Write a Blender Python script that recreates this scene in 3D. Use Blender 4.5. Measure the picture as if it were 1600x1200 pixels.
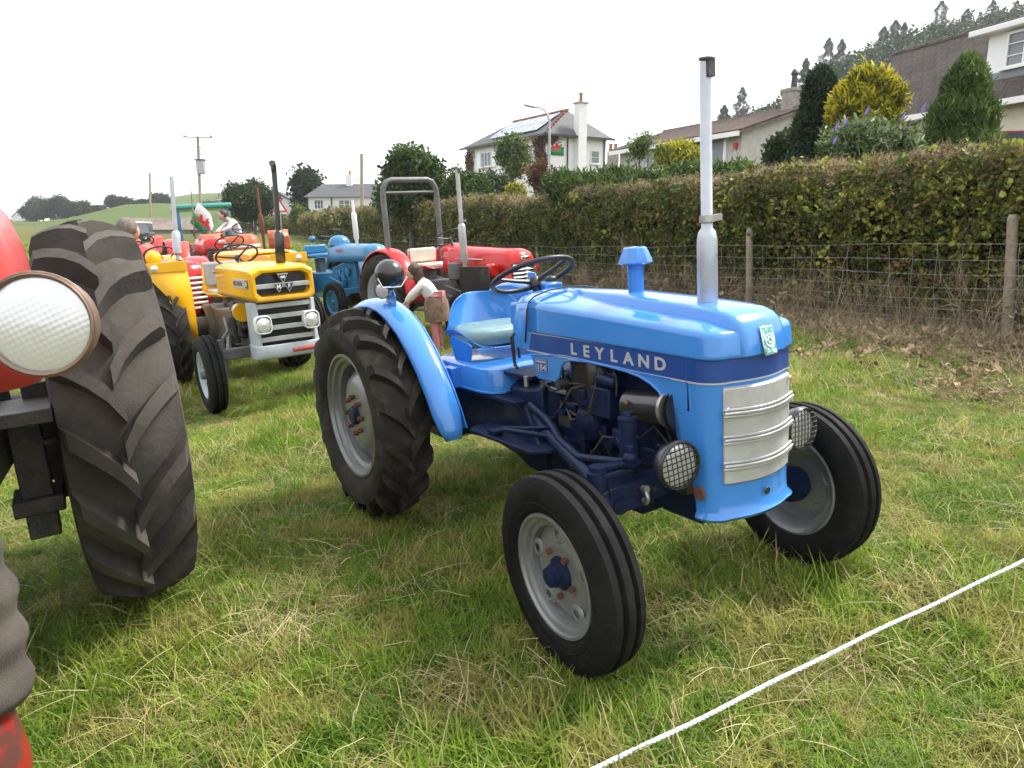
import bpy, bmesh, math, random
import numpy as np
from mathutils import Matrix, Vector, Euler
S = bpy.context.scene
for o in list(bpy.data.objects): bpy.data.objects.remove(o)
COL = S.collection
PI = math.pi
rng = np.random.default_rng(7)
random.seed(7)

# ------------------------------------------------------------------ camera
CAM_H, PITCH, FPX = 1.486, 0.212, 1130.9
cam = bpy.data.cameras.new('camera'); cam_o = bpy.data.objects.new('camera', cam); COL.objects.link(cam_o)
cam.sensor_width = 36.0; cam.lens = FPX / 1600 * 36; cam.clip_start = 0.05; cam.clip_end = 4000
cam_o.location = (0, 0, CAM_H); cam_o.rotation_euler = (PI / 2 - PITCH, 0, 0)
S.camera = cam_o

# ------------------------------------------------------------------ sky, sun, exposure
SUN_EL, SUN_AZ = math.radians(52), math.radians(62)      # azimuth clockwise from +Y (north), towards +X
w = bpy.data.worlds.new('World'); S.world = w; w.use_nodes = True
nt = w.node_tree; nt.nodes.clear()
wo = nt.nodes.new('ShaderNodeOutputWorld')
sky = nt.nodes.new('ShaderNodeTexSky'); sky.sky_type = 'NISHITA'; sky.sun_disc = False
sky.sun_elevation = SUN_EL; sky.sun_rotation = SUN_AZ; sky.dust_density = 6; sky.air_density = 1.2
b1 = nt.nodes.new('ShaderNodeBackground'); b1.inputs[1].default_value = 0.10
nt.links.new(sky.outputs[0], b1.inputs[0])
# thin bright overcast veil over the blue, evenly over the whole dome
tc = nt.nodes.new('ShaderNodeTexCoord'); nz = nt.nodes.new('ShaderNodeTexNoise')
nz.inputs['Scale'].default_value = 1.6; nz.inputs['Detail'].default_value = 5
nt.links.new(tc.outputs['Generated'], nz.inputs['Vector'])
cr = nt.nodes.new('ShaderNodeValToRGB'); cr.color_ramp.elements[0].color = (0.80, 0.84, 0.90, 1); cr.color_ramp.elements[1].color = (1, 1, 1, 1)
cr.color_ramp.elements[0].position = .25; cr.color_ramp.elements[1].position = .75
nt.links.new(nz.outputs[0], cr.inputs[0])
b2 = nt.nodes.new('ShaderNodeBackground'); b2.inputs[1].default_value = 1.02
nt.links.new(cr.outputs[0], b2.inputs[0])
mx = nt.nodes.new('ShaderNodeMixShader'); mx.inputs[0].default_value = 0.85
nt.links.new(b1.outputs[0], mx.inputs[1]); nt.links.new(b2.outputs[0], mx.inputs[2]); nt.links.new(mx.outputs[0], wo.inputs[0])
sl = bpy.data.lights.new('sun', 'SUN'); sl.energy = 2.8; sl.angle = math.radians(13); sl.color = (1, .96, .88)
so = bpy.data.objects.new('sun', sl); COL.objects.link(so)
sd = Vector((math.sin(SUN_AZ) * math.cos(SUN_EL), math.cos(SUN_AZ) * math.cos(SUN_EL), math.sin(SUN_EL)))
so.rotation_euler = sd.to_track_quat('Z', 'Y').to_euler(); so.location = (30, 20, 60)
vs = S.view_settings; vs.view_transform = 'Standard'; vs.look = 'None'; vs.exposure = 1.12; vs.gamma = 1; vs.use_curve_mapping = False
S.cycles.max_bounces = 4; S.cycles.diffuse_bounces = 2; S.cycles.transmission_bounces = 4; S.cycles.use_adaptive_sampling = True; S.cycles.adaptive_threshold = .03; S.cycles.transparent_max_bounces = 6; S.cycles.volume_bounces = 0
S.cycles.use_denoising = True; S.cycles.sample_clamp_indirect = 6

# ------------------------------------------------------------------ field frame (the ground tilts up towards the hedge)
ROLL = -0.068
Q = Matrix.Rotation(ROLL, 4, Vector((0, math.cos(PITCH), -math.sin(PITCH))))
MF = Matrix.Translation((0, 0, CAM_H)) @ Q @ Matrix.Translation((0, 0, -CAM_H))
PN = (Q.to_3x3() @ Vector((0, 0, 1))); P0 = MF @ Vector((0, 0, 0))
def plane_z(x, y): return P0.z - (PN.x * (x - P0.x) + PN.y * (y - P0.y)) / PN.z
def wpt(px, py, D):
    "world point seen at a pixel of the 1600 px photograph, D metres ahead"
    cx, cy = (px - 800) / FPX, (600 - py) / FPX
    c, s = math.cos(PITCH), math.sin(PITCH)
    d = Vector((cx, c + s * cy, -s + c * cy)); return Vector((0, 0, CAM_H)) + d * (D / d.y)
def sst(a, b, x):
    t = min(max((x - a) / (b - a), 0), 1)
    return t * t * (3 - 2 * t)
def rise(x, y): return .05 * max(0, -x - 2) * sst(8, 16, y) + .02 * max(0, y - 11) * sst(2, -2, x) if x < 2 else 0
def at_field(x, y, yaw=0, z=0):
    z += rise(x, y)
    return MF @ Matrix.Translation((x, y, z)) @ Matrix.Rotation(yaw, 4, 'Z')
# ------------------------------------------------------------------ materials
MATS = {}
def mat(name, c1, c2=None, scale=6, rough=.5, metal=0, coat=0, bump=0, bscale=None, spec=.5, trans=0, rnd=0, lo=.35, hi=.65, c3=None, s3=40, f3=.5, rvar=0, emit=None, detail=5, obj=True):
    if name in MATS: return MATS[name]
    m = bpy.data.materials.new(name); m.use_nodes = True; t = m.node_tree; N = t.nodes; L = t.links
    b = N['Principled BSDF']; MATS[name] = m
    c4 = lambda c: (c[0], c[1], c[2], 1)
    b.inputs['Roughness'].default_value = rough; b.inputs['Metallic'].default_value = metal
    b.inputs['Coat Weight'].default_value = coat; b.inputs['Coat Roughness'].default_value = .04
    b.inputs['Specular IOR Level'].default_value = spec
    tc = N.new('ShaderNodeTexCoord'); vec = tc.outputs['Object'] 
    if not obj:
        g = N.new('ShaderNodeNewGeometry'); vec = g.outputs['Position']
    col = None
    def noise(sc, det=detail):
        n = N.new('ShaderNodeTexNoise'); n.inputs['Scale'].default_value = sc; n.inputs['Detail'].default_value = det; n.inputs['Roughness'].default_value = .6
        L.new(vec, n.inputs['Vector']); return n
    def ramp(src, a, bb, ca, cb):
        r = N.new('ShaderNodeValToRGB'); e = r.color_ramp.elements
        e[0].position = a; e[1].position = bb; e[0].color = c4(ca); e[1].color = c4(cb); L.new(src, r.inputs[0]); return r.outputs[0]
    def mixc(f, a, bb, mode='MIX'):
        x = N.new('ShaderNodeMix'); x.data_type = 'RGBA'; x.blend_type = mode
        if hasattr(f, 'is_output'): L.new(f, x.inputs[0])
        else: x.inputs[0].default_value = f
        for v, i in ((a, 6), (bb, 7)):
            if hasattr(v, 'is_output'): L.new(v, x.inputs[i])
            else: x.inputs[i].default_value = c4(v)
        return x.outputs[2]
    if c2 is not None:
        n1 = noise(scale); col = ramp(n1.outputs[0], lo, hi, c1, c2)
    else:
        b.inputs['Base Color'].default_value = c4(c1)
    if c3 is not None:
        n3 = noise(s3, 4); f = ramp(n3.outputs[0], .5, .5 + .3 * (1.01 - f3), (0, 0, 0), (f3, f3, f3)); col = mixc(f, col if col else c1, c3)
    if rnd:
        oi = N.new('ShaderNodeObjectInfo'); mr = N.new('ShaderNodeMapRange'); mr.inputs[3].default_value = 1 - rnd; mr.inputs[4].default_value = 1 + rnd
        L.new(oi.outputs['Random'], mr.inputs[0])
        x = N.new('ShaderNodeMix'); x.data_type = 'RGBA'; x.blend_type = 'MULTIPLY'; x.inputs[0].default_value = 1
        if col: L.new(col, x.inputs[6])
        else: x.inputs[6].default_value = c4(c1)
        L.new(mr.outputs[0], x.inputs[7]); col = x.outputs[2]
    if col: L.new(col, b.inputs['Base Color'])
    if rvar:
        n2 = noise((bscale or scale) * 1.7); mr = N.new('ShaderNodeMapRange'); mr.inputs[1].default_value = .3; mr.inputs[2].default_value = .7
        mr.inputs[3].default_value = max(0, rough - rvar); mr.inputs[4].default_value = rough + rvar; L.new(n2.outputs[0], mr.inputs[0]); L.new(mr.outputs[0], b.inputs['Roughness'])
    if bump:
        nb = noise(bscale or scale * 3, 6); bp = N.new('ShaderNodeBump'); bp.inputs['Strength'].default_value = bump; bp.inputs['Distance'].default_value = .02
        L.new(nb.outputs[0], bp.inputs['Height']); L.new(bp.outputs[0], b.inputs['Normal'])
    if trans:
        tl = N.new('ShaderNodeBsdfTranslucent'); ms = N.new('ShaderNodeMixShader'); ms.inputs[0].default_value = trans
        if col: L.new(col, tl.inputs[0])
        else: tl.inputs[0].default_value = c4(c1)
        L.new(b.outputs[0], ms.inputs[1]); L.new(tl.outputs[0], ms.inputs[2]); L.new(ms.outputs[0], N['Material Output'].inputs[0])
    return m
def glass(name, c=(.9, .95, .95), rough=.02):
    if name in MATS: return MATS[name]
    m = bpy.data.materials.new(name); m.use_nodes = True; b = m.node_tree.nodes['Principled BSDF']; MATS[name] = m
    b.inputs['Base Color'].default_value = (*c, 1); b.inputs['Transmission Weight'].default_value = 1; b.inputs['Roughness'].default_value = rough; b.inputs['IOR'].default_value = 1.3
    return m
def paint(name, c, rough=.28, dirt=(.12, .09, .06), d=.12, coat=.25):
    k = .9
    return mat(name, (c[0] * k, c[1] * k, c[2] * k), c, scale=3, rough=rough, coat=coat, c3=dirt, s3=5, f3=d * .6, spec=.35)

# ------------------------------------------------------------------ mesh builder
def rotm(axis, to):
    return Vector(axis).rotation_difference(Vector(to)).to_matrix()
class MB:
    def __init__(s): s.v = []; s.f = []; s.m = []
    def add(s, v, f, mi=0):
        n = len(s.v); s.v += [tuple(p) for p in v]; s.f += [tuple(i + n for i in q) for q in f]; s.m += [mi] * len(f); return s
    def box(s, c, d, mi=0, R=None, taper=1.0, tz=None):
        x, y, z = d[0] / 2, d[1] / 2, d[2] / 2; c = Vector(c); t = taper
        P = [(-x, -y, -z), (x, -y, -z), (x, y, -z), (-x, y, -z), (-x * t, -y * t, z), (x * t, -y * t, z), (x * t, y * t, z), (-x * t, y * t, z)]
        if R is not None: P = [R @ Vector(p) for p in P]
        return s.add([Vector(p) + c for p in P], [(0, 3, 2, 1), (4, 5, 6, 7), (0, 1, 5, 4), (1, 2, 6, 5), (2, 3, 7, 6), (3, 0, 4, 7)], mi)
    def bar(s, a, b, wd, h, mi=0, up=(0, 0, 1)):
        a = Vector(a); b = Vector(b); d = (b - a); L = d.length; x = d.normalized(); y = Vector(up).cross(x)
        if y.length < 1e-5: y = Vector((0, 1, 0)).cross(x)
        y.normalize(); z = x.cross(y); R = Matrix((x, y, z)).transposed()
        return s.box((a + b) / 2, (L, wd, h), mi, R)
    def tube(s, pts, r, n=8, mi=0, closed=False, caps=True, sq=None):
        P = [Vector(p) for p in pts]; k = len(P)
        if not hasattr(r, '__len__'): r = [r] * k
        T = []
        for i in range(k):
            a = P[(i - 1) % k] if (i > 0 or closed) else P[i]; b = P[(i + 1) % k] if (i < k - 1 or closed) else P[i]
            T.append((b - a).normalized())
        u = T[0].orthogonal().normalized(); V = []
        for i in range(k):
            u = (u - T[i] * u.dot(T[i])); u = u.normalized() if u.length > 1e-6 else T[i].orthogonal().normalized()
            wv = T[i].cross(u)
            for j in range(n):
                a = 2 * PI * j / n; V.append(P[i] + (u * math.cos(a) + wv * math.sin(a)) * r[i])
        F = []
        for i in range(k if closed else k - 1):
            for j in range(n):
                F.append((i * n + j, i * n + (j + 1) % n, ((i + 1) % k) * n + (j + 1) % n, ((i + 1) % k) * n + j))
        if caps and not closed: F += [tuple(range(n - 1, -1, -1)), tuple((k - 1) * n + j for j in range(n))]
        return s.add(V, F, mi)
    def cyl(s, a, b, r, n=16, mi=0, r2=None): return s.tube([a, b], [r, r if r2 is None else r2], n, mi)
    def lathe(s, prof, c=(0, 0, 0), axis=(0, 0, 1), n=24, mi=0, closed=False):
        # prof: (radius, height along the axis)
        R = rotm((0, 0, 1), axis); c = Vector(c); V = []; k = len(prof)
        for r, h in prof:
            for j in range(n):
                a = 2 * PI * j / n; V.append(c + R @ Vector((r * math.cos(a), r * math.sin(a), h)))
        F = [(i * n + j, i * n + (j + 1) % n, ((i + 1) % k) * n + (j + 1) % n, ((i + 1) % k) * n + j) for i in range(k if closed else k - 1) for j in range(n)]
        return s.add(V, F, mi)
    def ring(s, c, R, r, axis=(0, 0, 1), n=28, m=8, mi=0):
        return s.lathe([(R + r * math.cos(2 * PI * i / m), r * math.sin(2 * PI * i / m)) for i in range(m)], c, axis, n, mi, closed=True)
    def ball(s, c, r, n=16, m=10, mi=0, sx=(1, 1, 1)):
        c = Vector(c); V = []
        for i in range(m + 1):
            t = PI * i / m
            for j in range(n):
                a = 2 * PI * j / n; V.append(c + Vector((r * sx[0] * math.sin(t) * math.cos(a), r * sx[1] * math.sin(t) * math.sin(a), r * sx[2] * math.cos(t))))
        return s.add(V, [(i * n + j, (i + 1) * n + j, (i + 1) * n + (j + 1) % n, i * n + (j + 1) % n) for i in range(m) for j in range(n)], mi)
    def loft(s, secs, mi=0, closed=True, cap=True, flip=False):
        n = len(secs[0]); V = [p for q in secs for p in q]; F = []
        for i in range(len(secs) - 1):
            for j in range(n if closed else n - 1):
                q = (i * n + j, i * n + (j + 1) % n, (i + 1) * n + (j + 1) % n, (i + 1) * n + j); F.append(q[::-1] if flip else q)
        if cap and closed:
            F.append(tuple(range(n - 1, -1, -1)) if not flip else tuple(range(n))); e = (len(secs) - 1) * n
            F.append(tuple(e + j for j in range(n)) if not flip else tuple(e + j for j in range(n - 1, -1, -1)))
        return s.add(V, F, mi)
    def prism(s, poly, a, b, ax='y', mi=0):
        # polygon in the two other axes, extruded from a to b along ax
        def P(u, v, t): return {'y': (u, t, v), 'x': (t, u, v), 'z': (u, v, t)}[ax]
        n = len(poly); V = [P(u, v, a) for u, v in poly] + [P(u, v, b) for u, v in poly]
        F = [(j, (j + 1) % n, n + (j + 1) % n, n + j) for j in range(n)] + [tuple(range(n - 1, -1, -1)), tuple(range(n, 2 * n))]
        return s.add(V, F, mi)
    def mesh(s, name, smooth=35):
        me = bpy.data.meshes.new(name); me.from_pydata([tuple(p) for p in s.v], [], s.f); me.update()
        bm = bmesh.new(); bm.from_mesh(me); bmesh.ops.recalc_face_normals(bm, faces=bm.faces); bm.to_mesh(me); bm.free()
        me.polygons.foreach_set('material_index', s.m)
        if smooth:
            me.polygons.foreach_set('use_smooth', [True] * len(me.polygons)); me.set_sharp_from_angle(angle=math.radians(smooth))
        return me
    def build(s, name, mats, parent=None, smooth=35, bevel=0, seg=2):
        return ob(name, s.mesh(name, smooth), mats, parent, bevel, seg)
def ob(name, me, mats=None, parent=None, bevel=0, seg=2):
    if mats is not None:
        me.materials.clear()
        for m in (mats if isinstance(mats, (list, tuple)) else [mats]): me.materials.append(m)
    o = bpy.data.objects.new(name, me); COL.objects.link(o)
    if parent is not None: o.parent = parent
    if bevel:
        b = o.modifiers.new('bevel', 'BEVEL'); b.width = bevel; b.segments = seg; b.limit_method = 'ANGLE'; b.angle_limit = math.radians(40)
    return o
def tag(o, label=None, cat=None, group=None, kind=None):
    if label: o['label'] = label
    if cat: o['category'] = cat
    if group: o['group'] = group
    if kind: o['kind'] = kind
    return o
def thing(name, label, cat, M=None, group=None):
    o = bpy.data.objects.new(name, None); o.empty_display_size = .2; COL.objects.link(o)
    if M is not None: o.matrix_world = M if isinstance(M, Matrix) else Matrix.Translation(M)
    return tag(o, label, cat, group)
def copy_part(o, parent, loc=None, rot=None):
    c = o.copy(); COL.objects.link(c); c.parent = parent
    if loc is not None: c.location = loc
    if rot is not None: c.rotation_euler = rot
    return c
def copy_tree(o, parent=None):
    c = o.copy(); COL.objects.link(c); c.parent = parent
    for ch in list(o.children): copy_tree(ch, c)
    return c
def text(name, body, size, m, parent, loc, rot, ext=.001, sx=1, align='CENTER', spacing=1.0, shear=0, bold=0):
    cu = bpy.data.curves.new(name, 'FONT'); cu.body = body; cu.size = size; cu.extrude = ext; cu.align_x = align; cu.align_y = 'CENTER'; cu.space_character = spacing; cu.shear = shear; cu.offset = bold; cu.resolution_u = 3
    o = bpy.data.objects.new(name, cu); COL.objects.link(o)
    dg = bpy.context.evaluated_depsgraph_get(); me = bpy.data.meshes.new_from_object(o.evaluated_get(dg)); bpy.data.objects.remove(o)
    t = ob(name, me, m, parent); t.location = loc; t.rotation_euler = rot; t.scale = (sx, 1, 1); return t

# ------------------------------------------------------------------ scattering (stuff): points carry rotation, scale and which clump
GN = {}
def scatter(name, pts, rots, scl, idx, protos, parent=None, kind='stuff'):
    key = tuple(m.name for m in protos)
    if key not in GN:
        c = bpy.data.collections.new('clumps_' + protos[0].name)
        for i, me in enumerate(protos):
            o = bpy.data.objects.new('%s_%02d' % (protos[0].name, i), me); c.objects.link(o)
        g = bpy.data.node_groups.new('scatter', 'GeometryNodeTree')
        g.interface.new_socket('Geometry', in_out='INPUT', socket_type='NodeSocketGeometry'); g.interface.new_socket('Geometry', in_out='OUTPUT', socket_type='NodeSocketGeometry')
        i_ = g.nodes.new('NodeGroupInput'); o_ = g.nodes.new('NodeGroupOutput'); ip = g.nodes.new('GeometryNodeInstanceOnPoints'); ci = g.nodes.new('GeometryNodeCollectionInfo')
        ci.inputs['Collection'].default_value = c; ci.inputs['Separate Children'].default_value = True; ci.inputs['Reset Children'].default_value = True
        def at(nm, ty):
            a = g.nodes.new('GeometryNodeInputNamedAttribute'); a.data_type = ty; a.inputs['Name'].default_value = nm; return a.outputs['Attribute']
        L = g.links; L.new(i_.outputs[0], ip.inputs['Points']); L.new(ci.outputs[0], ip.inputs['Instance']); ip.inputs['Pick Instance'].default_value = True
        L.new(at('idx', 'INT'), ip.inputs['Instance Index']); L.new(at('rot', 'FLOAT_VECTOR'), ip.inputs['Rotation']); L.new(at('scl', 'FLOAT_VECTOR'), ip.inputs['Scale']); L.new(ip.outputs[0], o_.inputs[0])
        GN[key] = g
    pts = np.asarray(pts, dtype=np.float32); n = len(pts); scl = np.asarray(scl, dtype=np.float32)
    if scl.ndim == 1: scl = np.repeat(scl[:, None], 3, 1)
    me = bpy.data.meshes.new(name); me.vertices.add(n); me.vertices.foreach_set('co', pts.ravel())
    a = me.attributes.new('rot', 'FLOAT_VECTOR', 'POINT'); a.data.foreach_set('vector', np.asarray(rots, dtype=np.float32).ravel())
    a = me.attributes.new('scl', 'FLOAT_VECTOR', 'POINT'); a.data.foreach_set('vector', scl.ravel())
    a = me.attributes.new('idx', 'INT', 'POINT'); a.data.foreach_set('value', np.asarray(idx, dtype=np.int32).ravel())
    o = bpy.data.objects.new(name, me); COL.objects.link(o)
    if parent is not None: o.parent = parent
    md = o.modifiers.new('scatter', 'NODES'); md.node_group = GN[key]
    if kind: o['kind'] = kind
    return o
def raw_mesh(name, V, F, m):
    me = bpy.data.meshes.new(name); me.from_pydata([tuple(v) for v in V], [], F); me.update(); me.materials.append(m); return me
def blade_clump(name, m, n, rad, h0, h1, wd, lean, seed, flop=0):
    r = random.Random(seed); V = []; F = []
    for i in range(n):
        a = r.uniform(0, 2 * PI); d = rad * math.sqrt(r.random()); x, y = d * math.cos(a), d * math.sin(a); h = r.uniform(h0, h1); t = r.uniform(0, 2 * PI); ln = r.uniform(.3, 1) * lean
        dx, dy = math.cos(t), math.sin(t); px, py = -dy * wd / 2, dx * wd / 2; k = len(V)
        prev = Vector((x, y, -.01)); ang = r.uniform(.05, .5) * ln
        pts = [prev]
        for s_ in range(3):
            ang += ln * r.uniform(.25, .75); prev = prev + Vector((dx * math.sin(ang), dy * math.sin(ang), math.cos(ang))) * (h / 3); prev.z = max(prev.z, .006 + .004 * r.random()); pts.append(prev)
        for q, p in enumerate(pts):
            f = (1, .9, .65, .05)[q]; V += [(p.x - px * f, p.y - py * f, p.z), (p.x + px * f, p.y + py * f, p.z)]
        for q in range(3): F.append((k + 2 * q, k + 2 * q + 1, k + 2 * q + 3, k + 2 * q + 2))
    me = raw_mesh(name, V, F, m)
    return me
def leaf_clump(name, m, n, rad, lf, wf, seed, up=.3, shape='leaf', sx=(1, 1, 1)):
    "n small folded leaves in a ball"
    r = random.Random(seed); V = []; F = []
    for i in range(n):
        p = Vector((r.gauss(0, 1), r.gauss(0, 1), r.gauss(0, 1))); p = p.normalized() * rad * r.random() ** .5; p = Vector((p.x * sx[0], p.y * sx[1], p.z * sx[2]))
        d = Vector((r.gauss(0, 1), r.gauss(0, 1), r.gauss(0, 1) + up)).normalized(); s_ = d.orthogonal().normalized(); s_ = Matrix.Rotation(r.uniform(0, 2 * PI), 3, d) @ s_; nn = d.cross(s_)
        l = lf * r.uniform(.6, 1.2); wd = wf * r.uniform(.7, 1.2); k = len(V)
        if shape == 'leaf':
            V += [p, p + d * l * .35 + s_ * wd / 2 + nn * wd * .12, p + d * l * .75 + s_ * wd * .35 + nn * wd * .1, p + d * l - nn * wd * .1, p + d * l * .75 - s_ * wd * .35 + nn * wd * .1, p + d * l * .35 - s_ * wd / 2 + nn * wd * .12]
            F += [(k, k + 1, k + 2, k + 3), (k, k + 3, k + 4, k + 5)]
        else:   # needle spray / twig
            V += [p - s_ * wd / 2, p + s_ * wd / 2, p + d * l]; F += [(k, k + 1, k + 2)]
    return raw_mesh(name, V, F, m)
# ------------------------------------------------------------------ common materials
RUB = mat('tyre_rubber', (.010, .010, .011), (.018, .0175, .017), scale=5, rough=.66, c3=(.06, .053, .047), s3=24, f3=.2, rvar=.12, bump=.12, bscale=60, spec=.1)
RUBD = mat('tyre_rubber_dusty', (.018, .017, .015), (.045, .040, .034), scale=4, rough=.8, c3=(.10, .085, .07), s3=10, f3=.45, bump=.2, bscale=50, spec=.2)
RUBL = mat('tyre_lug', (.010, .010, .011), (.018, .0175, .0175), scale=6, rough=.6, c3=(.09, .08, .068), s3=18, f3=.25, bump=.2, bscale=70, spec=.12)
RUBB = mat('tyre_carcass_brown', (.06, .053, .047), (.11, .098, .087), scale=3, rough=.85, c3=(.035, .032, .03), s3=9, f3=.4, bump=.2, bscale=40, spec=.15)
RUBBL = mat('tyre_lug_worn', (.012, .012, .013), (.021, .021, .022), scale=5, rough=.62, c3=(.06, .054, .048), s3=15, f3=.25, bump=.2, bscale=60, spec=.12)
SILVER = mat('silver_wheel_paint', (.21, .22, .23), (.28, .29, .30), scale=4, rough=.38, metal=.35, c3=(.16, .12, .08), s3=11, f3=.35, rvar=.1, coat=.2, bump=.05, bscale=25)
RUST = mat('rusty_steel', (.10, .04, .022), (.2, .085, .045), scale=40, rough=.8, bump=.4, bscale=120)
STEEL = mat('bare_steel', (.35, .34, .33), (.5, .49, .47), scale=20, rough=.4, metal=.8, rvar=.1)
CHROME = mat('chrome', (.7, .7, .7), rough=.1, metal=1)
BLACKP = mat('black_paint', (.012, .012, .014), (.022, .022, .024), scale=8, rough=.3, coat=.4, c3=(.08, .07, .06), s3=20, f3=.2)
BLACKPL = mat('black_plastic', (.014, .014, .016), (.024, .024, .026), scale=12, rough=.42, bump=.05)
DARKENG = mat('greasy_engine', (.02, .02, .022), (.05, .045, .04), scale=14, rough=.55, c3=(.11, .085, .06), s3=30, f3=.4, bump=.3, bscale=80)
ALU = mat('cast_aluminium_paint', (.40, .40, .40), (.52, .52, .515), scale=7, rough=.45, metal=.3, c3=(.2, .19, .17), s3=22, f3=.25, bump=.1, bscale=160, rvar=.1)
EXH = mat('silver_exhaust_paint', (.42, .45, .50), (.52, .54, .58), scale=6, rough=.35, metal=.45, c3=(.2, .15, .12), s3=20, f3=.12, rvar=.08)
LENS = glass('lamp_lens', (.95, .97, .97), .06)
REFL = mat('lamp_reflector', (.8, .8, .78), rough=.12, metal=1)
LENSF = mat('lamp_glass_face', (.62, .63, .63), (.8, .8, .79), scale=40, rough=.12, metal=.35, bump=.12, bscale=90, coat=1)

# ------------------------------------------------------------------ wheels (axis along local Y, outer face towards -Y)
def ag_tyre(R, wd, rim, n=18, lh=.03, da=.42, lw=.045, crown=.085):
    b = MB(); h = wd / 2; Rc = R - lh
    sh = (Rc - rim); cd = crown * R
    prof = [(rim - .012, -h * .62), (rim + .006, -h * .70), (rim + sh * .25, -h * .93), (rim + sh * .5, -h), (rim + sh * .75, -h * .95), (Rc - cd * .62, -h * .78), (Rc - cd * .2, -h * .45), (Rc, 0)]
    prof = prof + [(r, -y) for r, y in prof[-2::-1]]
    b.lathe(prof, axis=(0, 1, 0), n=64, mi=0)
    pitch = 2 * PI / n
    def surf(y):   # carcass radius at |y|
        t = min(abs(y) / h, 1)
        if t < .78: return Rc - cd * t * t
        return Rc - cd * .62 - (sh * .25 - cd * .62) * (t - .78) / .17
    for sd in (-1, 1):
        for k in range(n):
            a0 = k * pitch + (pitch / 2 if sd > 0 else 0); secs = []
            jit = random.uniform(-.008, .008)
            for q, s_ in enumerate((-.05, .18, .42, .66, .84, .93)):
                y = s_ * h; a = a0 + jit + da * (s_ ** .72 if s_ > 0 else s_); bR = surf(y) - .004
                tR = R - cd * s_ * s_ * .8 - (sh * .16 * max(0, (s_ - .84) / .09))
                tR = max(tR, bR + .006); wq = lw * (1 + .25 * max(0, s_ - .3)); aw = wq / R / 2; at_ = aw * .88
                P = []
                for (rr, aa) in ((bR, a - aw * 1.1), (tR, a - at_), (tR, a + at_), (bR, a + aw * 1.1)):
                    P.append((rr * math.cos(aa), sd * y, rr * math.sin(aa)))
                secs.append(P)
            b.loft(secs, mi=1)
    return b
def rib_tyre(R, wd, rim):
    b = MB(); h = wd / 2; sh = R - rim
    half = [(rim - .01, -h * .66), (rim + .006, -h * .74), (rim + sh * .12, -h * .88), (rim + sh * .3, -h * .985), (rim + sh * .48, -h), (rim + sh * .66, -h * .95), (rim + sh * .8, -h * .86), (rim + sh * .87, -h * .80), (R - sh * .06, -h * .72), (R - sh * .035, -h * .44), (R - sh * .15, -h * .38), (R - sh * .155, -h * .24), (R - sh * .02, -h * .17), (R, 0)]
    b.lathe(half + [(r, -y) for r, y in half[-2::-1]], axis=(0, 1, 0), n=64)
    b.lathe([(rim + sh * .3, -h * .99), (rim + sh * .31, -h * 1.012), (rim + sh * .33, -h * 1.01), (rim + sh * .34, -h * .99)], axis=(0, 1, 0), n=48)
    return b
def wheel_front(par, loc, R, wd, rim, rimmat, hubmat, camber=0, steer=0, tyremat=None, out=-1, nuts=5, name='front_wheel', nutmat=None):
    wdg = bpy.data.objects.new(name, None); wdg.empty_display_size = .1; COL.objects.link(wdg); wdg.parent = par; wdg.location = loc
    wdg.rotation_euler = (camber, 0, steer + (0 if out < 0 else PI))
    if out > 0: wdg.rotation_euler = (camber, 0, steer + PI)
    t = rib_tyre(R, wd, rim).build('tyre', tyremat or RUB, wdg, smooth=28)
    h = wd / 2; b = MB()
    b.lathe([(rim + .004, -h * .74), (rim + .002, -h * .80), (rim - .008, -h * .80), (rim - .012, -h * .68), (rim - .026, -h * .62), (rim - .03, -h * .45), (rim - .045, -h * .40), (rim - .05, h * .35), (rim - .03, h * .45), (rim - .012, h * .7), (rim - .006, h * .8), (rim + .004, h * .76)], axis=(0, 1, 0), n=48)
    # dished disc with five pressed bosses
    b.lathe([(rim - .046, -h * .06), (rim - .052, -h * .12), (rim * .62, -h * .30), (rim * .5, -h * .34), (rim * .42, -h * .30), (.02, -h * .30)], axis=(0, 1, 0), n=48)
    for k in range(nuts):
        a = 2 * PI * k / nuts + .3; c = Vector((rim * .66 * math.cos(a), -h * .27, rim * .66 * math.sin(a)))
        b.lathe([(rim * .17, .0), (rim * .14, -h * .10), (rim * .1, -h * .13), (rim * .07, -h * .09)], c, (0, 1, 0), 14)
    b.build('rim', rimmat, wdg, smooth=40)
    for k in range(nuts):
        a = 2 * PI * k / nuts + .95; c = (rim * .38 * math.cos(a), -h * .36, rim * .38 * math.sin(a))
        MB().cyl(c, (c[0], c[1] - .016, c[2]), .011, 6).build('wheel_nut', nutmat or RUST, wdg, smooth=0)
    hb = MB(); hb.lathe([(0, -h * 1.02), (rim * .13, -h * 1.02), (rim * .16, -h * .97), (rim * .16, -h * .8), (rim * .185, -h * .76), (rim * .19, -h * .5), (rim * .27, -h * .4), (rim * .28, -h * .28)], axis=(0, 1, 0), n=24)
    hb.lathe([(rim * .33, h * .2), (rim * .36, h * .5), (rim * .34, h * .95), (rim * .2, h * 1.1), (0, h * 1.1)], axis=(0, 1, 0), n=20)
    hb.build('hub', hubmat, wdg, smooth=40)
    return wdg
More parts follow.
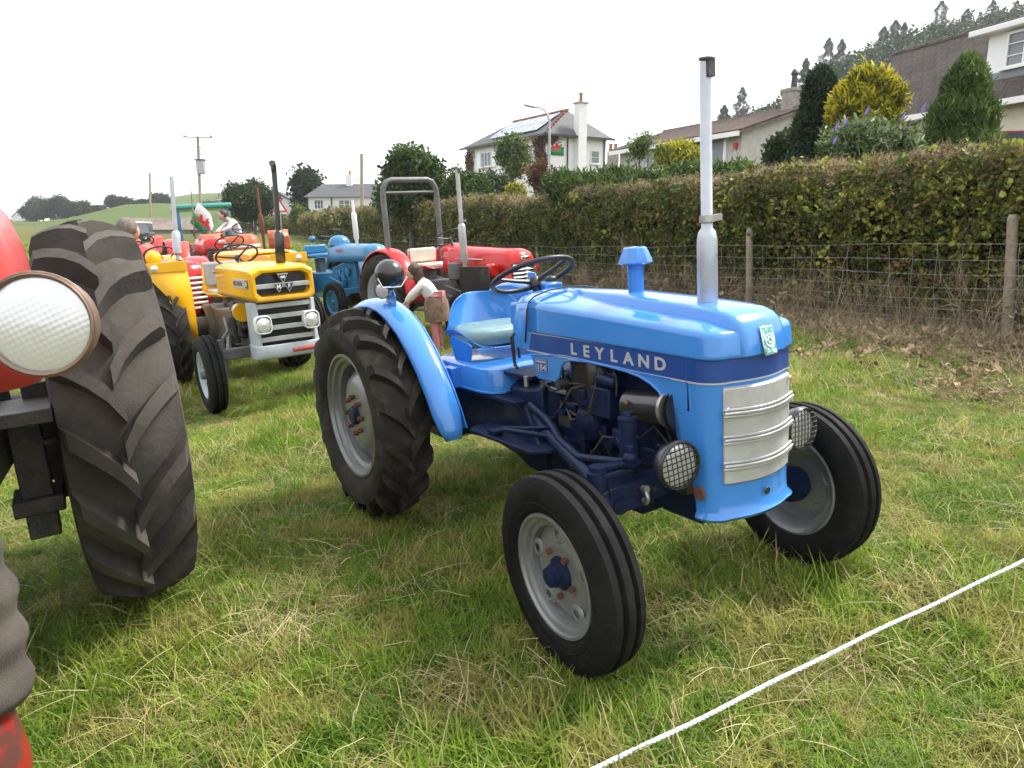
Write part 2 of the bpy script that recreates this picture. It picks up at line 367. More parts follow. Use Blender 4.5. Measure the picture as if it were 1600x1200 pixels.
def wheel_rear(par, loc, R, wd, rim, rimmat, hubmat, out=-1, n=18, lh=.03, da=.42, lw=.045, tm=None, name='rear_wheel', nuts=8, flat=.0, phase=0, nutmat=None, crown=.085):
    wdg = bpy.data.objects.new(name, None); wdg.empty_display_size = .1; COL.objects.link(wdg); wdg.parent = par; wdg.location = loc
    if out > 0: wdg.scale = (1, -1, 1)
    wdg.rotation_euler = (0, phase, 0)
    ag_tyre(R, wd, rim, n, lh, da, lw, crown).build('tyre', tm or [RUBD, RUBL], wdg, smooth=30)
    h = wd / 2; b = MB()
    b.lathe([(rim + .004, -h * .68), (rim + .004, -h * .76), (rim - .01, -h * .77), (rim - .016, -h * .64), (rim - .035, -h * .6), (rim - .04, -h * .45), (rim - .06, -h * .38), (rim - .065, h * .38), (rim - .04, h * .45), (rim - .016, h * .64), (rim - .01, h * .77), (rim + .004, h * .7)], axis=(0, 1, 0), n=56)
    b.build('rim', rimmat, wdg, smooth=40)
    d = MB(); d.lathe([(rim - .066, h * .1), (rim - .075, -h * .02), (rim * .72, -h * .1), (rim * .62, -h * .34), (rim * .5, -h * .46), (rim * .3, -h * .5), (.02, -h * .5)], axis=(0, 1, 0), n=48)
    d.build('wheel_disc', rimmat, wdg, smooth=40)
    for k in range(nuts):
        a = 2 * PI * k / nuts; c = (rim * .3 * math.cos(a), -h * .5, rim * .3 * math.sin(a))
        MB().cyl(c, (c[0], c[1] - .028, c[2]), .013, 6).build('wheel_nut', nutmat or RUST, wdg, smooth=0)
    hb = MB(); hb.lathe([(0, -h * .72), (rim * .12, -h * .72), (rim * .15, -h * .66), (rim * .16, -h * .46)], axis=(0, 1, 0), n=20); hb.cyl((0, 0, 0), (0, h * 1.3, 0), rim * .3, 20)
    hb.build('hub', hubmat, wdg, smooth=40)
    return wdg
def steering_wheel(par, c, r, tilt, m, spokes=3, th=.011, col=None, colmat=None):
    # tilt back towards the driver
    R = Matrix.Rotation(-tilt, 4, 'Y'); b = MB(); b.ring((0, 0, 0), r, th, n=40, m=8)
    o = b.build('steering_wheel', m, par, smooth=60); o.matrix_local = Matrix.Translation(c) @ R
    s = MB()
    for k in range(spokes):
        a = 2 * PI * k / spokes + .5; s.tube([(r * math.cos(a), r * math.sin(a), 0), (r * .5 * math.cos(a), r * .5 * math.sin(a), -.02), (0, 0, -.035)], [.009, .010, .013], 6)
    s.lathe([(0, -.012), (.022, -.012), (.03, -.022), (.03, -.06)], n=16)
    s.build('spokes', m, o, smooth=50)
    if col is not None:
        d = R.to_3x3() @ Vector((0, 0, -1)); a = Vector(c) + d * .04
        MB().tube([a, a + d * col], .02, 12).build('steering_column', colmat or m, par)
    return o
def exhaust(par, x, y, z0, ztop, r, rm, zm0, zm1, m, lean=(0, 0), name='exhaust', cap='flap'):
    b = MB(); P = lambda z: Vector((x + lean[0] * (z - z0), y + lean[1] * (z - z0), z))
    b.tube([P(z0), P(zm0 + .001), P(zm0 + .03), P(zm1 - .035), P(zm1 - .008), P(zm1 + .004), P(ztop)], [r, r, rm, rm, r * 1.5, r, r], 20)
    o = b.build(name, m, par, smooth=40)
    if cap == 'flap':
        t = P(ztop); f = MB(); f.lathe([(0, .012), (r * 1.35, .007), (r * 1.4, 0), (0, 0)], t + Vector((.006, 0, .004)), (.08, 0, 1), 18); f.bar(t + Vector((r * 1.1, 0, .01)), t + Vector((r * 1.2, 0, -.05)), .03, .012)
        f.build('rain_flap', DARKENG, o)
        cl = MB(); q = P(zm1 + .035); cl.lathe([(r, -.012), (r + .006, -.012), (r + .006, .012), (r, .012)], q, (0, 0, 1), 18); cl.bar(q + Vector((0, r, 0)), q + Vector((.0, r + .05, .004)), .014, .022)
        cl.build('clamp', STEEL, o)
    return o
def head_lamp(par, c, r, d, m, guard=False, name='headlight', rimm=None):
    d = Vector(d).normalized(); R = rotm((0, 0, 1), d).to_4x4(); e = bpy.data.objects.new(name, None); COL.objects.link(e); e.parent = par; e.matrix_local = Matrix.Translation(c) @ R; e.empty_display_size = .05
    b = MB(); b.lathe([(0, -r * .95), (r * .35, -r * .92), (r * .7, -r * .72), (r * .93, -r * .38), (r * 1.0, 0), (r * 1.0, r * .12)], n=28); b.build('shell', m, e, smooth=50)
    b = MB(); b.lathe([(r * .99, -r * .06), (r * 1.05, -r * .03), (r * 1.065, r * .08), (r * 1.0, r * .15), (r * .94, r * .10)], n=32); b.build('bezel', rimm or m, e, smooth=50)
    b = MB(); b.lathe([(0, r * .2), (r * .4, r * .18), (r * .75, r * .13), (r * .93, r * .06)], n=28); b.build('lens', LENSF, e, smooth=50)
    if guard:
        b = MB(); q = r * .235
        for k in range(-3, 4):
            u = k * q; L = math.sqrt(max(0, r * r * .98 - u * u)); zz = lambda v: r * .24 + .05 * r * (1 - (u * u + v * v) / r / r)
            b.tube([(u, v, zz(v)) for v in (-L, -L * .5, 0, L * .5, L)], r * .026, 5); b.tube([(v, u, zz(v)) for v in (-L, -L * .5, 0, L * .5, L)], r * .026, 5)
        b.ring((0, 0, r * .2), r * .98, r * .05, n=32, m=6); b.build('wire_guard', BLACKP, e, smooth=50)
    return e

def ribbed_glass():
    m = bpy.data.materials.new('ribbed_lamp_glass'); m.use_nodes = True; N = m.node_tree.nodes; L = m.node_tree.links; b = N['Principled BSDF']
    b.inputs['Metallic'].default_value = .4; b.inputs['Roughness'].default_value = .27; b.inputs['Base Color'].default_value = (.70, .70, .70, 1); b.inputs['Coat Weight'].default_value = 1; b.inputs['Coat Roughness'].default_value = .03
    tc = N.new('ShaderNodeTexCoord'); ad = N.new('ShaderNodeMath'); ad.operation = 'ADD'
    for k, (d, sc) in enumerate((('X', 30), ('Y', 30))):
        wv = N.new('ShaderNodeTexWave'); wv.bands_direction = d; wv.inputs['Scale'].default_value = sc; L.new(tc.outputs['Object'], wv.inputs['Vector']); mu = N.new('ShaderNodeMath'); mu.operation = 'MULTIPLY'; mu.inputs[1].default_value = (.8, .8)[k]; L.new(wv.outputs[1], mu.inputs[0]); L.new(mu.outputs[0], ad.inputs[k])
    bp = N.new('ShaderNodeBump'); bp.inputs['Strength'].default_value = .085; bp.inputs['Distance'].default_value = .004; L.new(ad.outputs[0], bp.inputs['Height']); L.new(bp.outputs[0], b.inputs['Normal']); return m
RGLASS = ribbed_glass()
# ------------------------------------------------------------------ the blue tractor
BLUE = mat('tractor_blue', (.042, .215, .60), (.050, .232, .64), scale=2, rough=.19, coat=.6, spec=.4, c3=(.06, .2, .5), s3=2.5, f3=.12, rvar=.06, bscale=5)
BLUEU = mat('tractor_blue_flat', (.024, .185, .58), (.03, .205, .63), scale=3, rough=.3, coat=.4, c3=(.05, .09, .2), s3=12, f3=.25, rvar=.06)
NAVY = mat('navy_engine_paint', (.004, .0095, .036), (.009, .019, .062), scale=7, rough=.45, coat=.05, spec=.2, c3=(.03, .033, .05), s3=24, f3=.4, bump=.2, bscale=60, rvar=.1)
STRIP = mat('navy_stripe', (.012, .058, .26), (.015, .064, .285), scale=5, rough=.3, coat=.4)
LET = mat('letter_silver', (.50, .51, .52), rough=.35, metal=.2)
SEATC = mat('seat_vinyl_green', (.14, .25, .27), (.19, .31, .33), scale=5, rough=.33, c3=(.08, .14, .14), s3=16, f3=.3, bump=.1, bscale=25)
HX, HY, HYAW = -.298, 4.109, -1.005
hero = thing('tractor', 'bright blue vintage tractor with LEYLAND lettering and silver upright exhaust', 'tractor', at_field(HX, HY, HYAW))
WB, TF, TR, RF, RR = 1.805, 1.25, 1.153, .346, .566
wheel_front(hero, (WB, -TF / 2, RF), RF, .155, .213, SILVER, NAVY, camber=.029, steer=-.05)
wheel_front(hero, (WB, TF / 2, RF), RF, .155, .213, SILVER, NAVY, camber=.029, steer=-.05, out=1)
wheel_rear(hero, (0, -TR / 2, RR), RR, .275, .33, SILVER, NAVY, n=17, lh=.046, da=.29, lw=.052)
wheel_rear(hero, (0, TR / 2, RR), RR, .275, .33, SILVER, NAVY, out=1, n=17, lh=.046, da=.29, lw=.052)
HW = .213
def uring(hw, xf, r, bow, x0, ns=10, nc=6, nf=8):
    "plan outline: right rear -> right side -> front -> left side -> left rear"
    P = [(x0 + (xf - r - x0) * i / ns, -hw) for i in range(ns)]
    for i in range(nc): a = -PI / 2 + PI / 2 * i / nc; P.append((xf - r + r * math.cos(a), -hw + r + r * math.sin(a)))
    for i in range(nf + 1):
        y = (-hw + r) + 2 * (hw - r) * i / nf; P.append((xf + bow * (1 - (y / (hw - r)) ** 2), y))
    return P + [(x, -y) for x, y in P[:ns + nc][::-1]]
def lin(x, a, b, x0=1.0, x1=2.08):
    t = min(max((x - x0) / (x1 - x0), 0), 1); return a + (b - a) * t
# bonnet: U-shaped rings from the lip inwards to the centre line
secs = []
for hw, xf, r, bow, za, zb in ((HW + .004, 2.088, .07, .03, 1.046, 1.030), (HW + .006, 2.090, .07, .03, 1.052, 1.036), (HW + .005, 2.089, .07, .03, 1.060, 1.043), (.2145, 2.085, .068, .029, 1.150, 1.098), (.2125, 2.081, .067, .029, 1.161, 1.108), (.207, 2.073, .066, .028, 1.170, 1.116), (.196, 2.060, .064, .026, 1.177, 1.122), (.15, 2.012, .06, .012, 1.191, 1.133), (.10, 1.97, .05, .004, 1.201, 1.141), (.05, 1.93, .03, .0, 1.208, 1.147), (.004, 1.92, .003, .0, 1.210, 1.149)):
    secs.append([(x, y, lin(x, za, zb)) for x, y in uring(hw, xf, r, bow, 1.06)])
b = MB(); b.loft(secs, closed=False); bon = b.build('bonnet', BLUE, hero, smooth=50)
bon.modifiers.new('s', 'SOLIDIFY').thickness = .006
# raised centre panel running down over the nose
secs = []
path = [(1.07, 1.205, .02), (1.2, 1.206, .05), (1.5, 1.198, .085), (1.8, 1.182, .1), (1.98, 1.168, .105), (2.03, 1.160, .106), (2.062, 1.148, .105), (2.085, 1.128, .103), (2.098, 1.10, .102), (2.106, 1.06, .101), (2.109, 1.034, .1)]
for i, (x, z, hw) in enumerate(path):
    a = path[max(i - 1, 0)]; c = path[min(i + 1, len(path) - 1)]; t = Vector((c[0] - a[0], 0, c[1] - a[1])).normalized(); nn = Vector((-t.z, 0, t.x)); h = .012 if x > 1.4 else .006
    secs.append([Vector((x, y, z)) + nn * e for y, e in ((-hw - .014, -.03), (-hw - .006, 0.0), (-hw + .004, h * .75), (-hw + .02, h), (0, h * 1.25), (hw - .02, h), (hw - .004, h * .75), (hw + .006, 0), (hw + .014, -.03))])
MB().loft(secs, closed=False).build('bonnet_centre_panel', BLUE, hero, smooth=50)
# nose shell below the lip, with the navy band and a grille opening
def nose_ring(z, off=0, x0=None):
    k = 0 if z > .56 else (.56 - z) * .06
    return [(x, y, z) for x, y in uring(HW + off + k * .3, 2.082 + off + k, .08, .028, x0, ns=3)]
lev = [(1.034, 1.968), (.95, 1.972), (.852, 1.978), (.846, 1.892), (.80, 1.902), (.735, 1.925), (.64, 1.968), (.58, 1.994), (.54, 2.0), (.508, 2.004), (.49, 2.006), (.478, 2.006)]
secs = [nose_ring(z, .0 if z > .5 else (.012 if z > .485 else .006), x0) for z, x0 in lev]
b = MB(); b.loft(secs, closed=False, flip=True); o = b.build('nose_cowl', BLUE, hero, smooth=40); o.modifiers.new('s', 'SOLIDIFY').thickness = .008
b = MB(); b.loft([[(x, y, z) for x, y in uring(HW + .002, 2.084, .081, .028, 1.968, ns=3)] for z in (1.036, .955)], closed=False); b.build('nose_stripe', STRIP, hero)
b = MB(); b.loft([[(x, y, z) for x, y in uring(HW + .003, 2.085, .081, .028, 1.968, ns=3)] for z in (.955, .949)], closed=False); b.build('nose_pinstripe', LET, hero)
# side panels with the engine arch
arch = [(1.231, .845), (1.262, .872), (1.281, .918), (1.305, .942), (1.348, .952), (1.45, .957), (1.571, .955), (1.67, .949), (1.744, .939), (1.80, .922), (1.838, .900), (1.868, .868), (1.888, .85), (1.96, .845), (1.966, .86), (1.966, 1.043)]
for sd in (-1, 1):
    poly = [(1.02, 1.043), (1.02, .985), (1.05, .965), (1.07, .915), (1.095, .85), (1.11, .843)] + arch
    b = MB(); b.prism(poly, sd * (HW - .008), sd * HW, 'y'); b.build('side_panel', BLUE, hero, smooth=0, bevel=.003)
    # rolled flange round the arch
    b = MB(); b.tube([(x, sd * (HW + .001), z) for x, z in arch[:13]], .006, 6); b.build('arch_flange', BLUE, hero, smooth=60)
    b = MB(); b.prism([(1.035, 1.037), (1.035, .966), (1.964, .956), (1.964, 1.034)], sd * (HW + .0005), sd * (HW + .002), 'y'); b.build('stripe', STRIP, hero, smooth=0)
    b = MB(); b.prism([(1.035, .964), (1.035, .959), (1.964, .949), (1.964, .954)], sd * (HW + .0005), sd * (HW + .003), 'y'); b.prism([(1.035, 1.042), (1.035, 1.039), (1.964, 1.036), (1.964, 1.039)], sd * (HW + .0005), sd * (HW + .003), 'y'); b.build('pinstripe', LET, hero, smooth=0)
    b = MB(); b.tube([(1.06, sd * (HW + .003), .945), (1.3, sd * (HW + .003), .967), (1.9, sd * (HW + .003), .951)], .0025, 5)
    b.build('panel_bead', BLUEU, hero)
    r_ = (PI / 2, .0, 0) if sd < 0 else (PI / 2, 0, PI)
    W_ = 'LEYLAND'
    for i, chh in enumerate(W_):
        xx = 1.347 + .02 + (1.878 - 1.347 - .05) * i / 6 if sd < 0 else 1.878 - .03 - (1.878 - 1.347 - .05) * i / 6
        text('letter', chh, .062, LET, hero, (xx, sd * (HW + .002), .9975 - .006 * (xx - 1.35)), r_, sx=1.25, bold=.002)
    b = MB(); b.box((1.138, sd * (HW + .001), .905), (.082, .002, .058)); pl = b.build('model_plate', STRIP, hero, smooth=0)
    text('plate_number', '154', .034, LET, pl, (1.138, sd * (HW + .003), .896), r_, sx=1.3, bold=.001)
    b = MB(); e = sd * (HW + .003)
    for a_, c_ in (((1.1, .879), (1.176, .879)), ((1.1, .931), (1.176, .931)), ((1.1, .879), (1.1, .931)), ((1.176, .879), (1.176, .931))): b.bar((a_[0], e, a_[1]), (c_[0], e, c_[1]), .001, .002)
    b.bar((1.106, e, .921), (1.17, e, .921), .001, .008); b.build('plate_border', LET, pl, smooth=0)
    # bonnet catch
    b = MB(); b.tube([(.955, sd * .222, 1.03), (.952, sd * .236, 1.015), (.950, sd * .232, .95), (.948, sd * .228, .90), (.958, sd * .23, .885), (.975, sd * .232, .875)], [.006, .009, .009, .007, .008, .006], 8); b.build('bonnet_catch', BLACKPL, hero)
# scuttle between bonnet and driver
secs = []
for x, s_ in ((.885, .94), (.91, .99), (1.0, 1.01), (1.052, 1.01)):
    secs.append([(x + (.055 if z > 1.1 else (z - .96) * .3), y * s_, z) for y, z in ((-.213, .965), (-.214, 1.05), (-.212, 1.13), (-.2, 1.16), (-.17, 1.182), (-.1, 1.2), (0, 1.208), (.1, 1.2), (.17, 1.182), (.2, 1.16), (.212, 1.13), (.214, 1.05), (.213, .965))])
MB().loft(secs, closed=True).build('scuttle', BLUE, hero, smooth=45)
# instrument pod under the wheel
b = MB(); b.box((.83, .06, 1.17), (.12, .1, .11)); b.box((.86, 0, 1.1), (.10, .30, .10)); b.build('instrument_panel', BLUEU, hero, bevel=.01)
b = MB(); b.box((.80, .105, 1.225), (.05, .045, .05)); b.build('switch_box', BLACKPL, hero, bevel=.012)
steering_wheel(hero, (.80, 0, 1.262), .195, math.radians(25), BLACKPL, th=.0125, col=.28, colmat=NAVY)
# grille
GZ0, GZ1 = .603, .938
def gx(y): return 2.088 + .028 * (1 - (y / .133) ** 2) if abs(y) < .133 else 2.088 - (abs(y) - .133) * .35
ys = [-.166, -.16, -.14, -.1, -.05, 0, .05, .1, .14, .16, .166]
secs = []
for z, e in ((GZ0, 0), (GZ0 + .008, .006), (GZ0 + .12, .007), (GZ1 - .12, .007), (GZ1 - .008, .006), (GZ1, 0)):
    k = .97 if e == 0 else 1
    secs.append([(gx(y) + e, y * k, z) for y in ys])
gr = MB().loft(secs, closed=False).build('grille', ALU, hero, smooth=30); gr.modifiers.new('s', 'SOLIDIFY').thickness = .012
for zc in (.855, .765, .676):
    for q, (dz, e) in enumerate(((.011, .014), (0, .02), (-.011, .016))):
        b = MB(); b.tube([(gx(y) + e - .004, y * 1.05, zc + dz - .006 * (1 - (y / .17) ** 2)) for y in ys], .0052, 6); b.build('grille_bar', ALU, gr, smooth=60)
for y, z in ((-.155, .868), (.157, .92)):
    MB().ball((gx(y) + .01, y, z), .007).build('grille_screw', CHROME, gr)
b = MB(); b.lathe([(0, .002), (.012, .002), (.014, 0)], (2.121, .005, .556), (1, 0, .1), 16); b.build('crank_hole', BLACKP, hero)
# badge
TEAL = mat('badge_teal', (.05, .36, .36), (.55, .72, .70), scale=60, rough=.25, coat=.8, lo=.45, hi=.6)
be = bpy.data.objects.new('nose_badge', None); COL.objects.link(be); be.parent = hero; be.location = (2.124, 0, 1.075); be.rotation_euler = (0, math.radians(-14), 0); be.empty_display_size = .03
MB().box((0, 0, 0), (.006, .062, .096)).build('badge_frame', CHROME, be, bevel=.002)
MB().box((.002, 0, 0), (.005, .052, .086)).build('badge_face', TEAL, be, smooth=0)
b = MB(); b.lathe([(.021, 0), (.023, .003), (.019, .003), (.017, .001), (.017, 0)], (.004, 0, 0), (1, 0, 0), 24); b.ring((.006, 0, 0), .009, .0022, (1, 0, 0), 18, 6)
for k in range(6):
    a = 2 * PI * k / 6; b.bar((.006, .009 * math.cos(a), .009 * math.sin(a)), (.006, .017 * math.cos(a), .017 * math.sin(a)), .002, .002)
b.build('badge_emblem', mat('badge_white', (.7, .75, .75), rough=.3), be)
# exhaust and air cleaner
exhaust(hero, 1.869, 0, 1.13, 1.975, .0195, .035, 1.14, 1.437, EXH)
b = MB(); b.lathe([(.046, 1.172), (.05, 1.18), (.036, 1.186), (.032, 1.19), (.031, 1.318), (.062, 1.318), (.068, 1.324), (.066, 1.335), (.047, 1.378), (.04, 1.383), (0, 1.385)], (1.505, 0, 0), (0, 0, 1), 10)
b.build('air_intake', BLUE, hero, smooth=30)
# lights
for y, z in ((-.315, .70), (.275, .704)):
    l = head_lamp(hero, (2.02 if y < 0 else 2.05, y, z), .078, (1, -.12 if y < 0 else .02, .03), BLACKP, guard=True)
    MB().tube([(1.97, y, z), (1.96, y * .8, z - .04), (1.97, math.copysign(.2, y), z - .08)], .012, 8).build('lamp_bracket', BLACKP, hero)
    MB().lathe([(0, .01), (.022, .008), (.026, 0)], (2.02, math.copysign(.214, y), .575), (0, math.copysign(1, y), 0), 12).build('bracket_bolt', RUST, hero)
# chassis, gearbox and engine
def hull(secs_, name, m, bev=.01):
    b = MB()
    b.loft([[(x, -hw, z0), (x, hw, z0), (x, hw, z1 - .03), (x, hw * .7, z1), (x, -hw * .7, z1), (x, -hw, z1 - .03)] for x, hw, z0, z1 in secs_]); return b.build(name, m, hero, smooth=30, bevel=bev)
hull([(-.22, .14, .42, .70), (-.05, .2, .36, .76), (.15, .2, .36, .76), (.3, .16, .42, .74), (.55, .15, .44, .74), (.8, .16, .42, .78), (.98, .2, .40, .80), (1.1, .2, .40, .82)], 'gearbox', NAVY)
hull([(1.1, .17, .38, .82), (1.14, .13, .42, .86), (1.4, .13, .42, 1.0), (1.7, .13, .42, 1.02), (1.74, .12, .44, 1.0)], 'engine_block', NAVY)
b = MB(); b.prism([(1.16, .34), (1.62, .34), (1.66, .44), (1.12, .44)], -.11, .11, 'y'); b.build('sump', NAVY, hero, bevel=.015)
b = MB(); b.cyl((0, -TR / 2 + .1, RR), (0, TR / 2 - .1, RR), .075, 20, r2=.075)
for sd in (-1, 1): b.lathe([(.1, .2), (.15, .21), (.15, .24), (.085, .27), (.07, .44)], (0, 0, RR), (0, sd, 0), 24)
b.build('rear_axle', NAVY, hero)
b = MB(); b.box((1.82, 0, .60), (.16, .3, .16)); b.box((1.83, 0, .47), (.2, .22, .14), taper=1.1); b.build('axle_bracket', NAVY, hero, bevel=.012)
b = MB(); b.box((WB, 0, .555), (.075, .98, .085)); b.box((WB, -.36, .555), (.09, .2, .10)); b.box((WB, .36, .555), (.09, .2, .10)); b.build('front_axle', NAVY, hero, bevel=.006)
for k in range(5):
    y = -.20 - k * .055; MB().cyl((WB + .036, y, .555), (WB + .04 + .005, y, .555), .012, 10).build('axle_hole', BLACKP, hero)
for sd in (-1, 1):
    kp = bpy.data.objects.new('king_pin', None); COL.objects.link(kp); kp.parent = hero; kp.location = (WB, sd * .47, .40); kp.empty_display_size = .05
    b = MB(); b.cyl((0, 0, -.10), (0, 0, .28), .032, 14); b.lathe([(.045, .0), (.05, .02), (.05, .05), (.04, .08)], (0, 0, .10), (0, 0, 1), 14); b.build('spindle', NAVY, kp)
    MB().cyl((0, 0, -.054), (0, sd * .13, -.054), .03, 14).build('stub_axle', NAVY, kp)
    MB().bar((0, 0, .27), (.03, sd * -.12, .275), .035, .02).build('steering_arm', NAVY, kp, bevel=.004)
    b = MB(); b.tube([(1.04, sd * .2, .645), (1.86, sd * .42, .535)], .03, 12); b.build('radius_rod', NAVY, hero)
    b = MB(); b.tube([(1.05, sd * .225, .72), (1.2, sd * .25, .69), (1.27, sd * .265, .665), (1.33, sd * .28, .63), (1.52, sd * .33, .612), (1.68, sd * .345, .642), (1.83, sd * .36, .672)], .0155, 10); b.build('drag_link', NAVY, hero, smooth=60)
    b = MB(); b.ball((1.845, sd * .362, .69), .026, 12, 8); b.cyl((1.845, sd * .362, .665), (1.845, sd * .362, .735), .014, 10); b.cyl((1.845, sd * .362, .67), (1.845, sd * .362, .68), .036, 12); b.build('ball_joint', NAVY, hero)
    b = MB(); b.bar((1.845, sd * .362, .655), (1.815, sd * .5, .645), .03, .018); b.build('track_arm', NAVY, hero, bevel=.004)
    MB().cyl((1.812, sd * .49, .60), (1.812, sd * .49, .665), .03, 12).build('spindle_cap', NAVY, hero)
b = MB(); b.cyl((1.757, -.29, .56), (1.757, -.29, .80), .032, 16); b.lathe([(.033, 0), (.036, .004), (.036, .012), (.02, .016), (.018, .03), (.0, .03)], (1.757, -.29, .795), (0, 0, 1), 14); b.build('oil_filter', NAVY, hero)
b = MB(); b.cyl((1.665, -.19, .815), (1.86, -.19, .835), .058, 24); b.build('dynamo', BLACKP, hero)
b = MB(); b.cyl((1.86, -.19, .835), (1.873, -.19, .836), .064, 24); b.build('dynamo_end', STEEL, hero)
b = MB(); b.lathe([(.02, 0), (.075, .004), (.08, .014), (.05, .016), (.075, .022), (.08, .032), (0, .036)], (1.876, -.17, .83), (1, 0, .1), 24); b.build('fan_pulley', BLACKP, hero)
b = MB(); b.cyl((1.71, -.245, .845), (1.71, -.253, .847), .008, 10); b.build('oil_cap', mat('brass', (.5, .36, .15), rough=.3, metal=.9), hero)
b = MB(); b.lathe([(.0, 0), (.05, .0), (.062, .03), (.062, .09), (.045, .12), (.03, .125), (.03, .15), (0, .15)], (1.40, -.15, .64), (0, -.25, .96), 20); b.build('fuel_pump', NAVY, hero)
b = MB(); b.box((1.5, -.16, .80), (.12, .09, .12)); b.box((1.55, -.16, .9), (.07, .07, .05)); b.cyl((1.5, -.2, .9), (1.6, -.2, .89), .022, 12); b.cyl((1.36, -.17, .74), (1.36, -.17, .83), .025, 12); b.box((1.3, -.15, .6), (.14, .07, .16)); b.build('injection_pump', NAVY, hero, bevel=.006)
b = MB(); b.lathe([(.0, 0), (.09, 0), (.11, .04), (.11, .2), (.09, .24)], (1.33, -.075, .74), (0, 0, 1), 20); b.build('air_cleaner', BLACKP, hero)
for pts in ([(1.28, -.2, .74), (1.33, -.215, .70), (1.42, -.21, .73), (1.47, -.2, .84), (1.5, -.2, .93)], [(1.3, -.2, .73), (1.4, -.22, .72), (1.46, -.22, .76), (1.5, -.22, .86)], [(1.52, -.19, .95), (1.58, -.2, .945), (1.6, -.2, .92), (1.6, -.2, .84)], [(1.1, -.2, .83), (1.2, -.2, .80), (1.3, -.19, .84)], [(1.55, -.18, .7), (1.6, -.2, .66), (1.7, -.22, .66)], [(1.62, -.19, .94), (1.72, -.2, .945), (1.8, -.18, .93)]):
    MB().tube(pts, .0045, 6).build('fuel_pipe', DARKENG, hero, smooth=60)
b = MB(); b.box((1.15, -.14, .83), (.1, .04, .03)); b.box((1.17, -.15, .79), (.12, .03, .02)); b.build('linkage_plate', STEEL, hero, bevel=.003)
b = MB(); b.box((1.90, 0, .76), (.06, .36, .46)); b.build('radiator', BLACKP, hero, bevel=.006)
# tow shackle on the axle
b = MB(); b.ring((WB + .055, -.315, .545), .022, .009, (.3, 1, 0), 18, 8); b.cyl((WB + .03, -.315, .57), (WB + .07, -.315, .575), .013, 10); b.build('shackle', STEEL, hero, smooth=60)
# seat, its bracket and the tank underneath
secs = []
for (x, z, hw, e) in ((.60, .905, .16, .0), (.585, .90, .2, .0), (.46, .905, .235, .02), (.34, .915, .245, .05), (.27, .95, .245, .0), (.235, 1.03, .235, .0), (.215, 1.10, .21, .0), (.205, 1.145, .17, .0), (.20, 1.165, .12, .0)):
    k = 1 if z > 1.0 else (.4 if z > .93 else 0)
    secs.append([(x + (.12 * (abs(t)) ** 2.2) * k, hw * t, z + (.10 * abs(t) ** 4 if z < .94 and x < .5 else (.02 if z < .94 else 0) * abs(t) ** 4)) for t in (-1, -.9, -.7, -.4, 0, .4, .7, .9, 1)])
o = MB().loft(secs, closed=False).build('seat_pan', BLUE, hero, smooth=60); o.modifiers.new('s', 'SOLIDIFY').thickness = .008; o.modifiers.new('u', 'SUBSURF').levels = 1; o.modifiers['u'].render_levels = 1
b = MB()
secs = []
for z, s_ in ((.915, .86), (.925, .97), (.955, 1.0), (.985, .97), (1.0, .86), (1.006, .5)):
    secs.append([(.43 + .155 * s_ * math.copysign(abs(math.cos(a)) ** .55, math.cos(a)), .215 * s_ * math.copysign(abs(math.sin(a)) ** .55, math.sin(a)), z + (.012 if math.cos(a) < -.3 else 0)) for a in [2 * PI * i / 28 for i in range(28)]])
b.loft(secs); b.build('seat_cushion', SEATC, hero, smooth=60)
for sd in (-1, 1):
    b = MB(); b.prism([(.40, .80), (.52, .80), (.56, .93), (.54, .94), (.36, .97), (.34, .95)], sd * .215, sd * .225, 'y'); b.build('seat_bracket', BLUEU, hero, bevel=.004)
b = MB()
secs = []
for z, s_ in ((.725, 1.03), (.732, 1.03), (.735, 1.0), (.81, .99), (.835, .96), (.848, .88)):
    secs.append([(.47 + .32 * s_ * math.copysign(abs(math.cos(a)) ** .35, math.cos(a)), .265 * s_ * math.copysign(abs(math.sin(a)) ** .35, math.sin(a)), z) for a in [2 * PI * i / 36 for i in range(36)]])
b.loft(secs); b.build('deck_box', BLUE, hero, smooth=40)
for sd in (-1, 1): MB().box((.45, sd * .285, .775), (.1, .05, .10)).build('deck_bracket', BLUEU, hero, bevel=.004)
b = MB(); b.box((.66, 0, .71), (.62, .5, .02)); b.box((.85, 0, .82), (.3, .36, .02)); b.build('deck_plate', NAVY, hero, bevel=.004)
for sd in (-1, 1):
    b = MB(); b.prism([(.82, .0), (1.30, .0), (1.34, .06), (1.34, .16), (1.28, .2), (.82, .2), (.78, .14), (.78, .05)], .50, .515, 'z'); o = b.build('foot_plate', NAVY, hero, bevel=.003); o.location = (-.02, -.40 if sd < 0 else .20, .08)
    b = MB(); b.tube([(.95, sd * .36, .60), (1.05, sd * .37, .635), (1.2, sd * .3, .63), (1.3, sd * .24, .62)], .011, 8); b.tube([(.9, sd * .3, .6), (1.12, sd * .3, .64), (1.25, sd * .24, .66)], .009, 8); b.box((.96, sd * .36, .61), (.07, .05, .014)); b.build('pedal', NAVY, hero, smooth=50)
    b = MB(); b.bar((1.0, sd * .22, .7), (1.25, sd * .33, .59), .012, .02); b.build('plate_stay', NAVY, hero)
b = MB(); b.tube([(.62, .02, .80), (.66, -.02, .95), (.68, -.03, 1.02)], .008, 8); b.ball((.68, -.03, 1.03), .02); b.build('gear_lever', BLACKPL, hero)
b = MB(); b.tube([(.15, -.3, .86), (.2, -.27, .92), (.02, -.22, .98)], .016, 8); b.tube([(.1, -.2, .8), (.12, -.33, .98), (.16, -.33, 1.04)], .008, 8); b.ball((.16, -.33, 1.05), .022); b.ring((.05, -.33, .96), .05, .006, (.3, 1, .2)); b.build('lift_linkage', DARKENG, hero, smooth=60)
b = MB()
